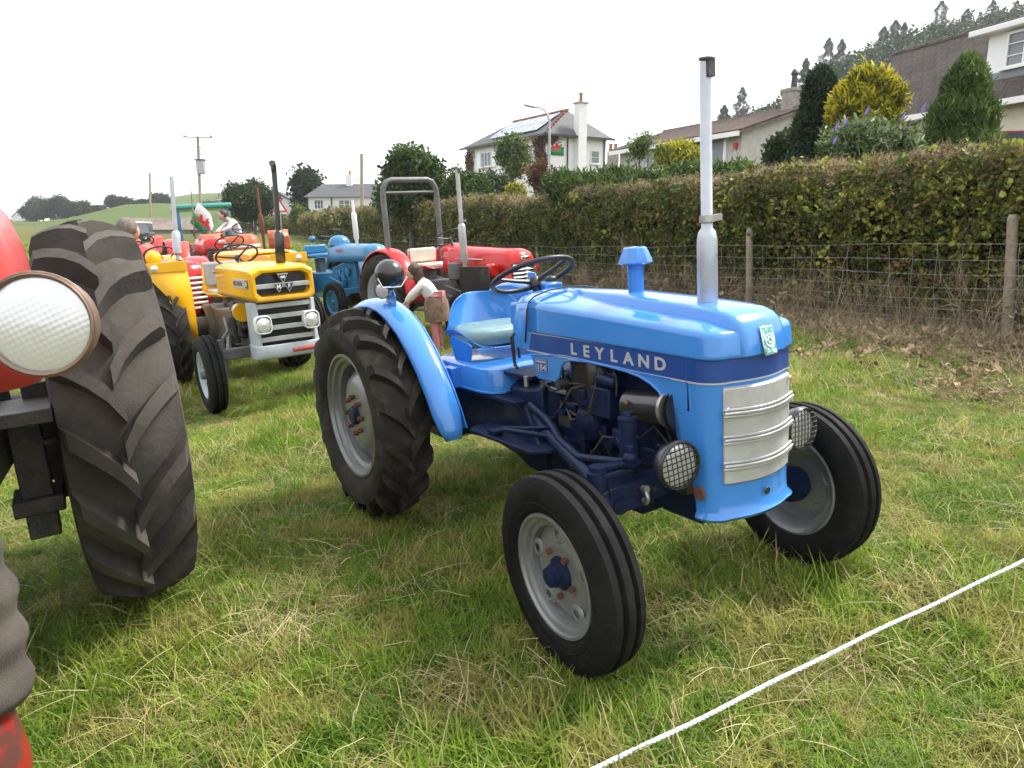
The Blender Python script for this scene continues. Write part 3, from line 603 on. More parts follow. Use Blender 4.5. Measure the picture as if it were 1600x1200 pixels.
for sd in (-1, 1): b.tube([(-.1, sd * .2, .5), (-.4, sd * .3, .42), (-.75, sd * .36, .4)], .022, 8); b.tube([(-.1, sd * .22, .82), (-.45, sd * .3, .75)], .025, 8); b.tube([(-.43, sd * .3, .75), (-.45, sd * .31, .43)], .016, 8)
b.build('lift_arms', NAVY, hero)
# rear mudguards
fp = [(-.44, .98), (-.36, 1.06), (-.25, 1.125), (-.12, 1.16), (.02, 1.168), (.14, 1.152), (.26, 1.112), (.38, 1.045), (.49, .955), (.58, .86), (.655, .76), (.71, .67), (.745, .60), (.765, .55)]
for sd in (-1, 1):
    m_ = bpy.data.objects.new('mudguard', None); COL.objects.link(m_); m_.parent = hero; m_.empty_display_size = .05
    secs = []
    for i, (x, z) in enumerate(fp):
        a = fp[max(i - 1, 0)]; c = fp[min(i + 1, len(fp) - 1)]; t = Vector((c[0] - a[0], 0, c[1] - a[1])).normalized(); nn = Vector((-t.z, 0, t.x))
        e = 1.0 if i < len(fp) - 2 else (.82 if i == len(fp) - 2 else .5)
        if i == 0: e = .8
        P = []
        for y, h in ((-.385, -.03), (-.392, -.008), (-.40, .0), (-.43, .004), (-.47, .0), (-.505, -.012), (-.522, -.03), (-.525, -.042)):
            yy = -.455 + (y + .455) * e; p = Vector((x, -sd * yy, z)) + nn * h; P.append(p)
        secs.append(P)
    o = MB().loft(secs, closed=False).build('guard_strip', BLUE, m_, smooth=50); o.modifiers.new('s', 'SOLIDIFY').thickness = .004
    poly = [(x, z - .012) for x, z in fp[:13]] + [(.62, .56), (.3, .58), (-.2, .6), (-.46, .8)]
    MB().prism(poly, sd * .382, sd * .388, 'y').build('guard_side', BLUEU, m_, smooth=0)
    MB().prism([(.08, 1.13), (.20, 1.10), (.21, 1.19), (.185, 1.225), (.12, 1.23)], sd * .44, sd * .448, 'y').build('lamp_bracket', BLUE, m_, bevel=.002)
l = head_lamp(hero, (.125, -.475, 1.215), .04, (.75, -.6, .05), BLACKP, name='side_lamp')
b = MB(); b.ball((.20, -.46, 1.30), .074, 28, 18); b.build('work_lamp_shell', BLACKP, hero, smooth=80)
b = MB(); b.tube([(.23, -.54, 1.285), (.235, -.52, 1.24), (.235, -.42, 1.235), (.23, -.38, 1.28)], .0045, 6); b.cyl((.2, -.46, 1.23), (.17, -.45, 1.2), .016, 10); b.build('work_lamp_bracket', CHROME, hero)

# seam between scuttle and bonnet, bolts and small engine fittings
MB().tube([(1.058 - (.0 if z > 1.1 else (1.1 - z) * .25), y * 1.03, z + .006) for y, z in ((-.213, .99), (-.214, 1.05), (-.212, 1.13), (-.2, 1.165), (-.17, 1.186), (-.1, 1.203), (0, 1.211), (.1, 1.203), (.17, 1.186), (.2, 1.165), (.212, 1.13), (.214, 1.05), (.213, .99))], .0035, 6).build('bonnet_seam', BLACKPL, hero, smooth=60)
q_ = random.Random(3); fit = [DARKENG, NAVY, NAVY, BLACKP, STEEL]
for k in range(34):
    x = q_.uniform(1.14, 1.72); z = q_.uniform(.48, .93); y = -.135 - q_.random() * .05; m_ = q_.choice(fit); t_ = q_.random()
    if t_ < .4: MB().cyl((x, y, z), (x, y - .03 - .03 * q_.random(), z), q_.uniform(.008, .02), 8).build('bolt', m_, hero, smooth=30)
    elif t_ < .7: MB().box((x, y, z), (q_.uniform(.03, .08), .05, q_.uniform(.02, .07))).build('bracket', m_ if m_ is not STEEL else NAVY, hero, bevel=.006)
    else: MB().tube([(x, y, z), (x + .05, y - .04, z + q_.uniform(-.06, .08)), (x + .12, y - .03, z + q_.uniform(-.1, .1)), (x + .17, y, z + q_.uniform(-.1, .1))], .005, 6).build('hose', q_.choice([DARKENG, BLACKPL]), hero, smooth=60)
for k in range(9):
    for sd in (-1, 1): MB().cyl((.2 + .1 * k, sd * .165, .70 + .004 * k), (.2 + .1 * k, sd * .185, .70 + .004 * k), .009, 6).build('bolt', NAVY, hero, smooth=0)
for k in range(5): MB().cyl((.99, -.2 + .1 * k, .79), (.99, -.2 + .1 * k, .835), .011, 6).build('bolt', STEEL, hero, smooth=0)
# ------------------------------------------------------------------ ground sheet (one sheet to the horizon) in world coordinates
HD = Vector((-.40, .917)); HN = Vector((.917, .40)); HP = Vector((5.21, 7.47))      # hedge line in field coordinates
def sstep(a, b, x): t = np.clip((x - a) / (b - a), 0, 1); return t * t * (3 - 2 * t)
def ground_h(x, y):
    x = np.asarray(x, float); y = np.asarray(y, float)
    pl = P0.z - (PN.x * (x - P0.x) + PN.y * (y - P0.y)) / PN.z
    pl = pl + np.where(x < 2, .05 * np.maximum(0, -x - 2) * sstep(8, 16, y) + .02 * np.maximum(0, y - 11) * sstep(2, -2, x), 0)
    q = (x - HP.x) * HN.x + (y - HP.y) * HN.y               # metres beyond the hedge
    r = np.hypot(x, y)
    wv = 1 - sstep(26, 75, r)
    bank = sstep(.8, 5, q) * 1.0 + np.maximum(q - 3, 0) * .085
    base = np.where(q > 0, pl * wv + (1 - wv) * 1.2, pl * wv + (1 - wv) * 1.0)
    far_l = 1.0 + sstep(60, 320, r) * 3.0 * (q < 0)
    base = base * wv + (1 - wv) * np.where(q < 0, far_l, 1.2)
    return base + bank * np.clip(1 - (r - 150) / 400, .3, 1) + .02 * np.sin(x * 1.3) * np.cos(y * 1.1) * sstep(3, 9, r)
GRB = mat('field_soil_grass', (.055, .065, .016), (.14, .14, .045), scale=1.2, rough=.95, c3=(.16, .13, .06), s3=9, f3=.6, bump=.6, bscale=25, spec=.1, obj=False, detail=8)
rad = [0.0] + list(.6 * 1.09 ** np.arange(0, 84)); na = 120
V = []; F = []
for i, r in enumerate(rad):
    for j in range(na):
        a = 2 * PI * j / na; V.append((r * math.sin(a), r * math.cos(a)))
V = np.array(V); Z = ground_h(V[:, 0], V[:, 1]); V = np.column_stack([V, Z - .004])
for i in range(len(rad) - 1):
    for j in range(na): F.append((i * na + j, (i + 1) * na + j, (i + 1) * na + (j + 1) % na, i * na + (j + 1) % na))
me = bpy.data.meshes.new('ground'); me.from_pydata(V.tolist(), [], F); me.update()
me.polygons.foreach_set('use_smooth', [True] * len(me.polygons)); tag(ob('ground', me, GRB), kind='structure')

# ------------------------------------------------------------------ grass
def grass_mat(name, ca, cb, cd, tr=.4):
    m = mat(name, ca, cb, scale=1.1, rough=.5, spec=.25, rnd=.35, c3=cd, s3=3.2, f3=.75, obj=False, trans=tr, detail=3, lo=.38, hi=.62); return m
G1 = grass_mat('grass_green', (.165, .265, .026), (.255, .33, .042), (.40, .36, .11))
G2 = grass_mat('grass_deep', (.10, .21, .022), (.18, .28, .034), (.30, .285, .065))
G3 = grass_mat('grass_dry', (.42, .34, .16), (.55, .45, .24), (.33, .29, .11), .25)
gp = [blade_clump('grass_clump', G1 if i % 3 else G2, 36, .08, .045, .12, .0042, 1.35, i) for i in range(6)] + [blade_clump('grass_clump_dry', G3, 12, .09, .08, .18, .003, 1.5, 50 + i) for i in range(2)] + [blade_clump('grass_clump_tall', G1, 22, .05, .10, .19, .0045, .7, 80 + i) for i in range(2)]
def in_view(P, mar=560, ymin=-400):
    c, s = math.cos(PITCH), math.sin(PITCH); d = P - np.array([0, 0, CAM_H]); z = d[:, 1] * c - d[:, 2] * s; u = d[:, 1] * s + d[:, 2] * c
    px = 800 + FPX * d[:, 0] / np.maximum(z, .01); py = 600 - FPX * u / np.maximum(z, .01)
    return (z > .2) & (px > -mar) & (px < 1600 + mar) & (py < 1200 + mar * 1.5)
from mathutils import noise as mnoise
def patch(P, sc, off=0): return np.array([mnoise.noise(Vector((p[0] * sc + off, p[1] * sc, off))) for p in P])
pts = []; sc = []
for (r0, r1, dens, s0) in ((1.1, 4.5, 620, .9), (4.5, 9, 330, 1.05), (9, 18, 130, 1.35), (18, 40, 36, 2.3)):
    A = r1 * 1.8 * (r1 - r0) * 1.2; r0 = r0 - .5 if r0 < 2 else r0; X1 = r1 * 1.15 + .8; n = int(dens * (2 * X1) * (r1 - r0))
    x = rng.uniform(-X1, X1, n); y = rng.uniform(r0, r1, n); k = np.abs(x) < y * 1.15 + .8
    x = x[k]; y = y[k]; q = (x - HP.x) * HN.x + (y - HP.y) * HN.y
    # thin out towards the leaf litter under the hedge
    keep = rng.random(len(x)) < np.clip((-q - .75) / .9, 0.03, 1); keep &= q < .3
    pts.append(np.column_stack([x[keep], y[keep]])); sc.append(np.full(keep.sum(), s0))
pts = np.vstack(pts); sc = np.concatenate(sc)
W3 = np.column_stack([pts, ground_h(pts[:, 0], pts[:, 1])]); k = in_view(W3); W3 = W3[k]; sc = sc[k]
pn = patch(W3, .9); pn2 = patch(W3, 2.6, 5); n = len(W3)
idx = rng.integers(0, 6, n); u = rng.random(n)
idx = np.where(u < np.clip(.16 + .6 * pn2, .04, .6), rng.integers(6, 8, n), idx); idx = np.where((u > .93) & (pn > 0), rng.integers(8, 10, n), idx)
sc = sc * rng.uniform(.7, 1.25, n) * np.clip(1 + .8 * pn, .42, 1.6)
rot = np.column_stack([rng.normal(0, .12, n), rng.normal(0, .12, n), rng.uniform(0, 6.28, n)])
scatter('grass', W3, rot, np.column_stack([sc, sc, sc * rng.uniform(.6, 1.05, n)]), idx, gp)
print('grass clumps', n)
# long dry stalks lying in the grass
def stalk(name, seed, L):
    r = random.Random(seed); V = []; F = []; p = Vector((0, 0, .02)); a = r.uniform(-.2, .2); e = r.uniform(.0, .4); wd = .0009
    for i in range(7):
        V += [(p.x, p.y - wd, p.z), (p.x, p.y + wd, p.z), (p.x, p.y, p.z + wd * 1.5)]
        p = p + Vector((math.cos(a) * math.cos(e), math.sin(a) * math.cos(e), math.sin(e))) * L / 6; a += r.uniform(-.12, .12); e -= r.uniform(.0, .2); p.z = max(p.z, .03)
    for i in range(6):
        for j in range(3): F.append((i * 3 + j, i * 3 + (j + 1) % 3, i * 3 + 3 + (j + 1) % 3, i * 3 + 3 + j))
    return raw_mesh(name, V, F, STRAW)
STRAW = mat('straw', (.45, .38, .19), (.62, .54, .32), scale=3, rough=.6, rnd=.3, obj=False, spec=.2)
sp = [stalk('stalk', i, .10 + .05 * (i % 4)) for i in range(8)]
n = 6400; y = 1.2 + 9 * rng.random(n) ** 1.3; x = rng.uniform(-1, 1, n) * (y * 1.05 + .7); q = (x - HP.x) * HN.x + (y - HP.y) * HN.y
k = (q < -.5); P = np.column_stack([x, y, ground_h(x, y) + .02])[k]; k = in_view(P); P = P[k]; pn = patch(P, 2.1, 9); P = P[rng.random(len(P)) < np.clip(.35 + 1.1 * pn, .08, 1)]; n = len(P)
scatter('dry_stalks', P, np.column_stack([rng.normal(0, .1, n), rng.normal(-.05, .15, n), rng.uniform(0, 6.28, n)]), rng.uniform(.6, 1.25, n), rng.integers(0, 8, n), sp)
# ------------------------------------------------------------------ rope along the front
ROPE = mat('white_rope', (.62, .68, .72), (.80, .84, .86), scale=30, rough=.75, bump=.3, bscale=200)
def fpt(x, y, z=0): return MF @ Vector((x, y, z))
A = Vector((-.36, 1.36, .10)); Bp = Vector((5.98, 4.74, .10)); dr = (Bp - A); Lr = dr.length
b = MB(); k = 240
base = [A + dr * i / k + Vector((0, 0, -.012 * math.sin(PI * i / k) + .002 * math.sin(i * .35))) + Vector((-dr.y, dr.x, 0)).normalized() * .003 * math.sin(i * .13 + 1) for i in range(k + 1)]
for s_ in range(3):
    Pp = []
    for i in range(k * 3 + 1):
        t = i / 3; j = int(min(t, k - 1)); p = base[j].lerp(base[min(j + 1, k)], t - j); a = 2 * PI * (t * .62 + s_ / 3); side = Vector((-dr.y, dr.x, 0)).normalized()
        Pp.append(p + side * .0032 * math.cos(a) + Vector((0, 0, .0032 * math.sin(a))))
    b.tube(Pp, .0040, 5)
o = b.build('rope', ROPE, smooth=70); o.matrix_world = MF; tag(o, 'white twisted rope stretched over the grass in front of the tractors', 'rope')
# ------------------------------------------------------------------ other tractors
RED = paint('tractor_red', (.52, .012, .012), d=.1)
REDF = paint('faded_red', (.42, .045, .035), rough=.5, d=.35, coat=.1)
ORANGE = paint('tractor_orange', (.48, .10, .028), rough=.42, d=.3, coat=.2)
YEL = paint('industrial_yellow', (.82, .42, .008), d=.06)
MBLUE = paint('medium_blue', (.035, .19, .36), d=.15)
GREYP = mat('grey_paint', (.09, .095, .10), (.14, .145, .15), scale=6, rough=.5, c3=(.05, .045, .04), s3=18, f3=.4, bump=.15, bscale=40)
LGREY = mat('light_grey_paint', (.36, .40, .44), (.43, .46, .5), scale=4, rough=.4, c3=(.2, .18, .15), s3=15, f3=.2)
CREAM = mat('cream_vinyl', (.55, .50, .40), (.62, .57, .47), scale=8, rough=.5)
GREYV = mat('grey_vinyl', (.26, .26, .27), (.34, .34, .35), scale=8, rough=.5)
WHITE = mat('white_paint', (.72, .72, .70), (.8, .8, .78), scale=4, rough=.45)
def sub(par, name, loc=(0, 0, 0)):
    e = bpy.data.objects.new(name, None); COL.objects.link(e); e.parent = par; e.location = loc; e.empty_display_size = .05; return e
def small_wheels(t, P, rimm, hubm, tm=None):
    wb, tf, tr, RF, RR = P
    for sd in (-1, 1):
        wheel_front(t, (wb, sd * tf / 2, RF), RF, RF * .46, RF * .6, rimm, hubm, camber=.02, out=sd, tyremat=tm)
        wheel_rear(t, (0, sd * tr / 2, RR), RR, RR * .46, RR * .58, rimm, hubm, out=sd, n=20, lh=RR * .07, da=.3, lw=RR * .085)
def running_gear(t, P, m, em, side=True):
    wb, tf, tr, RF, RR = P
    b = MB(); b.loft([[(x, -hw, z0), (x, hw, z0), (x, hw, z1), (x, -hw, z1)] for x, hw, z0, z1 in ((-.25, .16, RR - .15, RR + .2), (.1, .22, RR - .2, RR + .24), (.35, .2, RR - .14, RR + .2), (.95, .18, RR - .1, RR + .22), (1.0, .2, RR - .15, RR + .3), (1.1, .14, RR - .15, RR + .34), (wb - .1, .13, RR - .14, RR + .42))]); b.build('gearbox', m, t, smooth=20, bevel=.015)
    b = MB(); b.cyl((0, -tr / 2 + .1, RR), (0, tr / 2 - .1, RR), .1, 18); b.lathe([(.2, -.28), (.24, -.26), (.24, -.2)], (0, 0, RR), (0, 1, 0), 20); b.build('rear_axle', m, t)
    b = MB(); b.box((wb, 0, RF + .16), (.09, tf - .24, .1)); b.build('front_axle', m, t, bevel=.01)
    for sd in (-1, 1):
        b = MB(); b.cyl((wb, sd * (tf / 2 - .13), RF - .05), (wb, sd * (tf / 2 - .13), RF + .3), .035, 12); b.cyl((wb, sd * (tf / 2 - .13), RF), (wb, sd * (tf / 2), RF), .03, 10); b.build('king_pin', m, t)
        b = MB(); b.tube([(.95, sd * .22, RR), (wb - .05, sd * (tf / 2 - .2), RF + .16)], .028, 8); b.build('radius_rod', m, t)
        b = MB(); b.tube([(.95, sd * .25, RR + .14), (wb - .3, sd * .35, RR + .06), (wb, sd * (tf / 2 - .15), RF + .3)], .015, 8); b.build('drag_link', m, t)
        b = MB(); b.box((.75, sd * .42, RR - .18), (.5, .24, .025)); b.build('foot_plate', m, t, bevel=.004)
        for k, (x, z, d) in enumerate(((1.2, .18, (.1, .07, .14)), (1.36, .12, (.09, .08, .2)), (1.5, .22, (.11, .06, .12)), (1.28, .0, (.2, .06, .08)))):
            MB().box((x, sd * .17, RR + z), d).build('engine_unit', em, t, bevel=.012)
        for k in range(4):
            x0 = 1.12 + .12 * k; MB().tube([(x0, sd * .17, RR + .3), (x0 + .05, sd * .22, RR + .2), (x0 + .12, sd * .21, RR + .08), (x0 + .2, sd * .18, RR + .1)], .008, 6).build('pipe', em, t)
        MB().cyl((1.2, sd * .22, RR - .1), (1.2, sd * .22, RR + .16), .05, 14).build('filter', em, t)
def bonnet_round(t, x0, xf, hw, z0, zr, zf, m, zn=None, r=.1, bow=.05, name='bonnet'):
    secs = []; d1 = zr - z0; d2 = zf - z0
    for h, f, ins in ((0, 0, 0), (0, .3, .0), (.0, .6, .012), (.0, .8, .04), (0, .92, .085), (0, .98, .14), (0, 1.0, .2)):
        ins_ = min(ins, hw - .012); secs.append([(x, y, z0 + f * (d1 + (d2 - d1) * min(max((x - x0) / (xf - x0), 0), 1))) for x, y in uring(hw - ins_, xf - ins_ * .8, max(.01, r * (1 - ins_ / hw)), bow * (1 - ins_ / hw), x0)])
    if zn is not None:
        pass
    o = MB().loft(secs, closed=False).build(name, m, t, smooth=55); o.modifiers.new('s', 'SOLIDIFY').thickness = .006
    if zn is not None:
        o2 = MB().loft([[(x, y, z) for x, y in uring(hw + e, xf + e, r, bow, xf - .28, ns=3)] for z, e in ((z0 - .001, 0), ((z0 + zn) / 2, .0), (zn + .03, -.004), (zn, -.02))], closed=False).build('nose_cowl', m, t, smooth=55); o2.modifiers.new('s', 'SOLIDIFY').thickness = .006
    return o
def shell_guards(t, P, m, wd=.3, off=.0, r=None, side=True, a0=-20, a1=175, name='mudguard'):
    wb, tf, tr, RF, RR = P; r = r or RR + .07
    for sd in (-1, 1):
        secs = []; yi = tr / 2 - RR * .23 - .04 + off; b = MB()
        for k in range(17):
            a = math.radians(a0 + (a1 - a0) * k / 16); c, s = math.cos(a), math.sin(a)
            secs.append([(r * .8 * c, sd * yi, RR + r * .8 * s)] + [((r + e) * c, sd * (yi + wd * q), RR + (r + e) * s) for q, e in ((0, -.02), (.04, 0), (.3, .015), (.7, .012), (.95, -.005), (1, -.03))])
        o = MB().loft(secs, closed=False).build(name, m, t, smooth=50); o.modifiers.new('s', 'SOLIDIFY').thickness = .005
def seat(t, x, z, m, vm, w=.24, back=.2):
    secs = []
    for dx, dz, hw in ((.22, 0, w * .7), (.2, -.005, w * .95), (.0, 0, w), (-.15, .02, w), (-.2, .1, w * .95), (-.22, back, w * .8)): secs.append([(x + dx + .08 * (abs(q) ** 2) * (dz > .05), hw * q, z + dz + .05 * abs(q) ** 4) for q in (-1, -.8, -.4, 0, .4, .8, 1)])
    o = MB().loft(secs, closed=False).build('seat_pan', m, t, smooth=60); o.modifiers.new('s', 'SOLIDIFY').thickness = .01
    MB().box((x + .02, 0, z + .045), (.36, w * 1.7, .08)).build('seat_cushion', vm, t, bevel=.03, seg=3)
    MB().box((x - .16, 0, z + .045 + back * .6), (.07, w * 1.75, back * .8)).build('seat_back_cushion', vm, t, bevel=.03, seg=3)
    MB().box((x, 0, z - .13), (.2, .12, .24)).build('seat_post', GREYP, t)
def grille_bars(t, xf, hw, z0, z1, n, m, bm, bow=.04):
    ys = [-hw, -hw * .6, 0, hw * .6, hw]; X = lambda y: xf + bow * (1 - (y / hw) ** 2)
    g = MB().loft([[(X(y), y, z) for y in ys] for z in (z0, z1)], closed=False).build('grille', bm, t)
    for k in range(n):
        z = z0 + (z1 - z0) * (k + .5) / n; MB().tube([(X(y) + .012, y, z) for y in ys], (z1 - z0) / n * .28, 6).build('grille_bar', m, g)
    return g

# --- yellow tractor beside the big tyre
t = thing('tractor', 'yellow industrial tractor with silver slatted front, twin headlamps and black upright exhaust', 'tractor', at_field(-3.22, 8.42, -1.0))
PP = (1.83, 1.24, 1.32, .36, .635); small_wheels(t, PP, LGREY, GREYP); running_gear(t, PP, GREYP, DARKENG)
HWY = .275
b = MB()
def bxs(x, hw, z0, z1, c=.035): return [(x, -hw, z0 + c), (x, -hw + c, z0), (x, hw - c, z0), (x, hw, z0 + c), (x, hw, z1 - c), (x, hw - c * 2, z1), (x, -hw + c * 2, z1), (x, -hw, z1 - c)]
b.loft([bxs(.86, .25, 1.02, 1.30), bxs(.9, .262, 1.0, 1.325), bxs(1.9, HWY, 1.0, 1.315), bxs(2.28, HWY, 1.0, 1.30), bxs(2.345, HWY, .995, 1.285), bxs(2.36, HWY - .012, 1.01, 1.27), bxs(2.355, HWY - .04, 1.04, 1.245), bxs(2.25, HWY - .05, 1.05, 1.235)]); b.build('bonnet', YEL, t, smooth=40, bevel=.006)
b = MB(); b.box((2.262, 0, 1.142), (.03, .44, .17)); b.build('nose_mesh', BLACKP, t)
b = MB(); b.box((2.34, 0, 1.13), (.02, .50, .042)); b.build('nose_bar', ALU, t, bevel=.006)
bd = sub(t, 'nose_badge', (2.36, 0, 1.13))
def tri(b, y, z, s, h0=0, h1=.006): b.prism([(y - s / 2, z + s * .42), (y + s / 2, z + s * .42), (y, z - s * .42)], h0, h1, 'x')
b = MB(); tri(b, -.046, -.02, .1); tri(b, .046, -.02, .1); tri(b, 0, .06, .1); b.build('badge_outline', ALU, bd, smooth=0)
b = MB(); tri(b, -.046, -.02, .076, .006, .008); tri(b, .046, -.02, .076, .006, .008); tri(b, 0, .06, .076, .006, .008); b.build('badge_ground', BLACKP, bd, smooth=0)
for ch, y, z in (('M', -.046, -.012), ('F', .046, -.012)): text('badge_letter', ch, .045, WHITE, bd, (.009, y, z), (PI / 2, 0, PI / 2), bold=.002)
MB().box((.008, 0, .07), (.003, .04, .02)).build('badge_crown', WHITE, bd)
for sd in (-1, 1):
    pl = MB().box((1.98, sd * (HWY + .003), 1.155), (.55, .006, .085)).build('name_plate', LGREY, t, bevel=.003)
    text('plate_text', 'MASSEY-FERGUSON', .058, BLACKP, pl, (1.9 if sd < 0 else 2.06, sd * (HWY + .0065), 1.155), (PI / 2, 0, 0 if sd < 0 else PI), sx=.68, bold=.001)
    q = MB().box((2.21 if sd < 0 else 1.75, sd * (HWY + .0065), 1.155), (.09, .004, .07)).build('number_plate', BLACKP, pl)
    text('plate_number', '135', .055, WHITE, pl, (2.21 if sd < 0 else 1.75, sd * (HWY + .009), 1.155), (PI / 2, 0, 0 if sd < 0 else PI), sx=.8, bold=.001)
    MB().cyl((.92, sd * .262, 1.25), (.92, sd * .29, 1.25), .014, 10).build('bonnet_catch', STEEL, t)
# slatted lower front
b = MB(); b.loft([[(2.10, -.29, z), (2.26, -.285, z), (2.30, -.25, z), (2.30, -.235, z), (2.12, -.235, z)] for z in (.60, .99)]); b.loft([[(2.10, .29, z), (2.26, .285, z), (2.30, .25, z), (2.30, .235, z), (2.12, .235, z)] for z in (.60, .99)]); 
o = b.build('grille_surround', LGREY, t, bevel=.004)
MB().box((2.2, 0, .80), (.05, .47, .42)).build('grille_mesh', BLACKP, t)
for z in (.955, .86, .76, .66): MB().box((2.285, 0, z), (.02, .47, .042)).build('grille_slat', ALU, t, bevel=.004)
b = MB(); b.loft([[(x - .02 * (1 - s), y, z) for x, y in uring(.29, 2.31, .05, .015, 2.05, ns=3)] for z, s in ((.612, 1), (.6, 1.3), (.52, 1.3), (.495, .9), (.485, 0))], closed=False); o = b.build('bumper', LGREY, t, smooth=45); o.modifiers.new('s', 'SOLIDIFY').thickness = .01
b = MB(); b.tube([(2.338, .02, .545), (2.33, .22, .55), (2.28, .31, .55), (2.2, .34, .54)], .017, 8); b.build('tow_pin_bar', REDF, t)
for sd in (-1, 1):
    hl = sub(t, 'headlight', (2.30, sd * .215, .80)); b = MB()
    b.loft([[(x, s * .072 * math.copysign(abs(math.cos(a)) ** .6, math.cos(a)), s * .08 * math.copysign(abs(math.sin(a)) ** .6, math.sin(a))) for a in [2 * PI * i / 24 for i in range(24)]] for x, s in ((-.08, .7), (-.02, .98), (.03, 1.05), (.06, 1.0), (.062, .9), (.05, .86))], cap=False); b.build('bezel', WHITE, hl, smooth=45)
    b = MB(); b.lathe([(0, .012), (.04, .008), (.064, 0)], (.052, 0, 0), (1, 0, 0), 20); b.build('lens', LENSF, hl, smooth=60)
b = MB(); b.cyl((1.62, -.25, .90), (1.74, -.25, .90), .06, 16); b.build('dynamo', LGREY, t); MB().cyl((1.75, -.25, .88), (1.79, -.25, .88), .085, 18).build('fan_guard', YEL, t)
exhaust(t, 2.0, .10, 1.25, 2.12, .023, .045, 1.29, 1.60, BLACKP, lean=(.03, .05), cap='none')
MB().tube([(2.025, .142, 2.11), (2.05, .137, 2.16), (2.09, .117, 2.19)], [.023, .025, .03], 12).build('exhaust_tip', BLACKP, t)
steering_wheel(t, (.80, 0, 1.40), .21, math.radians(30), BLACKPL, col=.25)
MB().box((.82, 0, 1.2), (.1, .42, .2)).build('dash_panel', GREYP, t, bevel=.02)
seat(t, .18, .95, YEL, GREYV, w=.26, back=.34)
for sd in (-1, 1):   # flat-topped mudguards
    g = sub(t, 'mudguard'); yi, yo = sd * .44, sd * .86
    prof = [(.44, .50), (.50, .75), (.50, 1.0), (.42, 1.28), (.36, 1.345), (.28, 1.36), (-.28, 1.36), (-.45, 1.25), (-.6, .95)]
    MB().loft([[(x, yi, z), (x, yo if z > 1.2 else yi + (yo - yi) * .55, z)] for x, z in prof], closed=False).build('guard_top', YEL, g, smooth=30).modifiers.new('s', 'SOLIDIFY').thickness = .006
    MB().prism(prof + [(-.4, .7), (.2, .55)], yi - .003, yi + .003, 'y').build('guard_side', YEL, g, smooth=0)
    MB().prism([(min(yi, yo), 1.27), (max(yi, yo), 1.27), (max(yi, yo), 1.375), (min(yi, yo), 1.375)], .425, .435, 'x').build('guard_lip', YEL, g, bevel=.02, seg=3)
    MB().lathe([(0, .025), (.025, .022), (.035, .01), (.038, 0)], (.436, sd * .76, 1.315), (1, 0, 0), 16).build('side_lamp', LENSF, g, smooth=60)
MB().ball((-.25, -.66, 1.42), .085, 20, 14).build('work_lamp_shell', YEL, t, smooth=80)

# --- second yellow tractor, hidden behind the first up to its bonnet
t = thing('tractor', 'yellow tractor parked behind the yellow tractor with headlamps, only its plain bonnet showing', 'tractor', at_field(-4.42, 11.3, -.9))
PP = (1.85, 1.3, 1.4, .36, .65); small_wheels(t, PP, LGREY, GREYP); running_gear(t, PP, GREYP, DARKENG)
b = MB(); b.loft([bxs(.86, .27, 1.03, 1.38), bxs(2.2, .29, 1.03, 1.37), bxs(2.36, .29, 1.02, 1.35), bxs(2.37, .27, 1.05, 1.33), bxs(2.3, .25, 1.06, 1.31)]); b.build('bonnet', YEL, t, bevel=.006); MB().box((2.3, 0, 1.19), (.03, .46, .2)).build('grille', BLACKP, t); MB().box((2.2, 0, .8), (.12, .5, .4)).build('front_frame', LGREY, t, bevel=.02)
steering_wheel(t, (.8, 0, 1.5), .2, .5, BLACKPL, col=.3); seat(t, .15, .98, YEL, GREYV); shell_guards(t, PP, YEL)

# --- red tractor with roll bar
t = thing('tractor', 'bright red rounded tractor with grey roll bar, parked along the hedge', 'tractor', at_field(-1.24, 11.05, -.88))
PP = (1.83, 1.24, 1.3, .36, .62); small_wheels(t, PP, LGREY, GREYP); running_gear(t, PP, GREYP, DARKENG)
bonnet_round(t, .92, 2.33, .25, .93, 1.30, 1.22, RED, zn=.58, r=.1, bow=.05)
g = grille_bars(t, 2.335, .19, .66, 1.05, 8, CHROME, BLACKP, bow=.05); MB().box((2.392, 0, .86), (.02, .035, .4)).build('grille_centre_bar', ALU, g)
MB().box((2.375, 0, 1.11), (.02, .13, .045)).build('nose_badge', CHROME, t, bevel=.01); 
for sd in (-1, 1):
    b = MB(); b.tube([(1.25, sd * .258, 1.13), (1.55, sd * .26, 1.12), (1.85, sd * .258, 1.11)], .007, 6); b.build('side_trim', CHROME, t); MB().box((1.08, sd * .256, 1.08), (.05, .008, .05)).build('side_badge', CHROME, t)
    MB().cyl((2.05, sd * .34, .98), (2.16, sd * .34, .98), .085, 18).build('headlight_shell', RED, t, bevel=.02)
steering_wheel(t, (.78, 0, 1.42), .22, .5, BLACKPL, col=.3); MB().box((.86, 0, 1.2), (.12, .4, .18)).build('dash_panel', RED, t, bevel=.04)
seat(t, .2, .98, RED, CREAM, w=.28, back=.26); shell_guards(t, PP, RED, wd=.26, a0=-5)
b = MB(); b.tube([(-.12, -.47, .62), (-.12, -.47, 2.05), (-.12, -.455, 2.17), (-.12, -.40, 2.25), (-.12, -.31, 2.28), (-.12, .31, 2.28), (-.12, .40, 2.25), (-.12, .455, 2.17), (-.12, .47, 2.05), (-.12, .47, .62)], .042, 14); rb = b.build('roll_bar', GREYP, t, smooth=60)
MB().tube([(-.12, -.46, 2.1), (-.12, .46, 2.1)], .022, 10).build('cross_tube', GREYP, rb)
exhaust(t, 1.55, -.34, .95, 2.26, .028, .05, 1.08, 1.58, ALU, cap='flap')
MB().tube([(1.55, -.34, .98), (1.55, -.34, .88), (1.5, -.28, .8)], .035, 10).build('exhaust_elbow', DARKENG, t)
MB().box((1.9, -.46, .83), (.62, .012, .42)).build('black_board', BLACKP, t, bevel=.004)
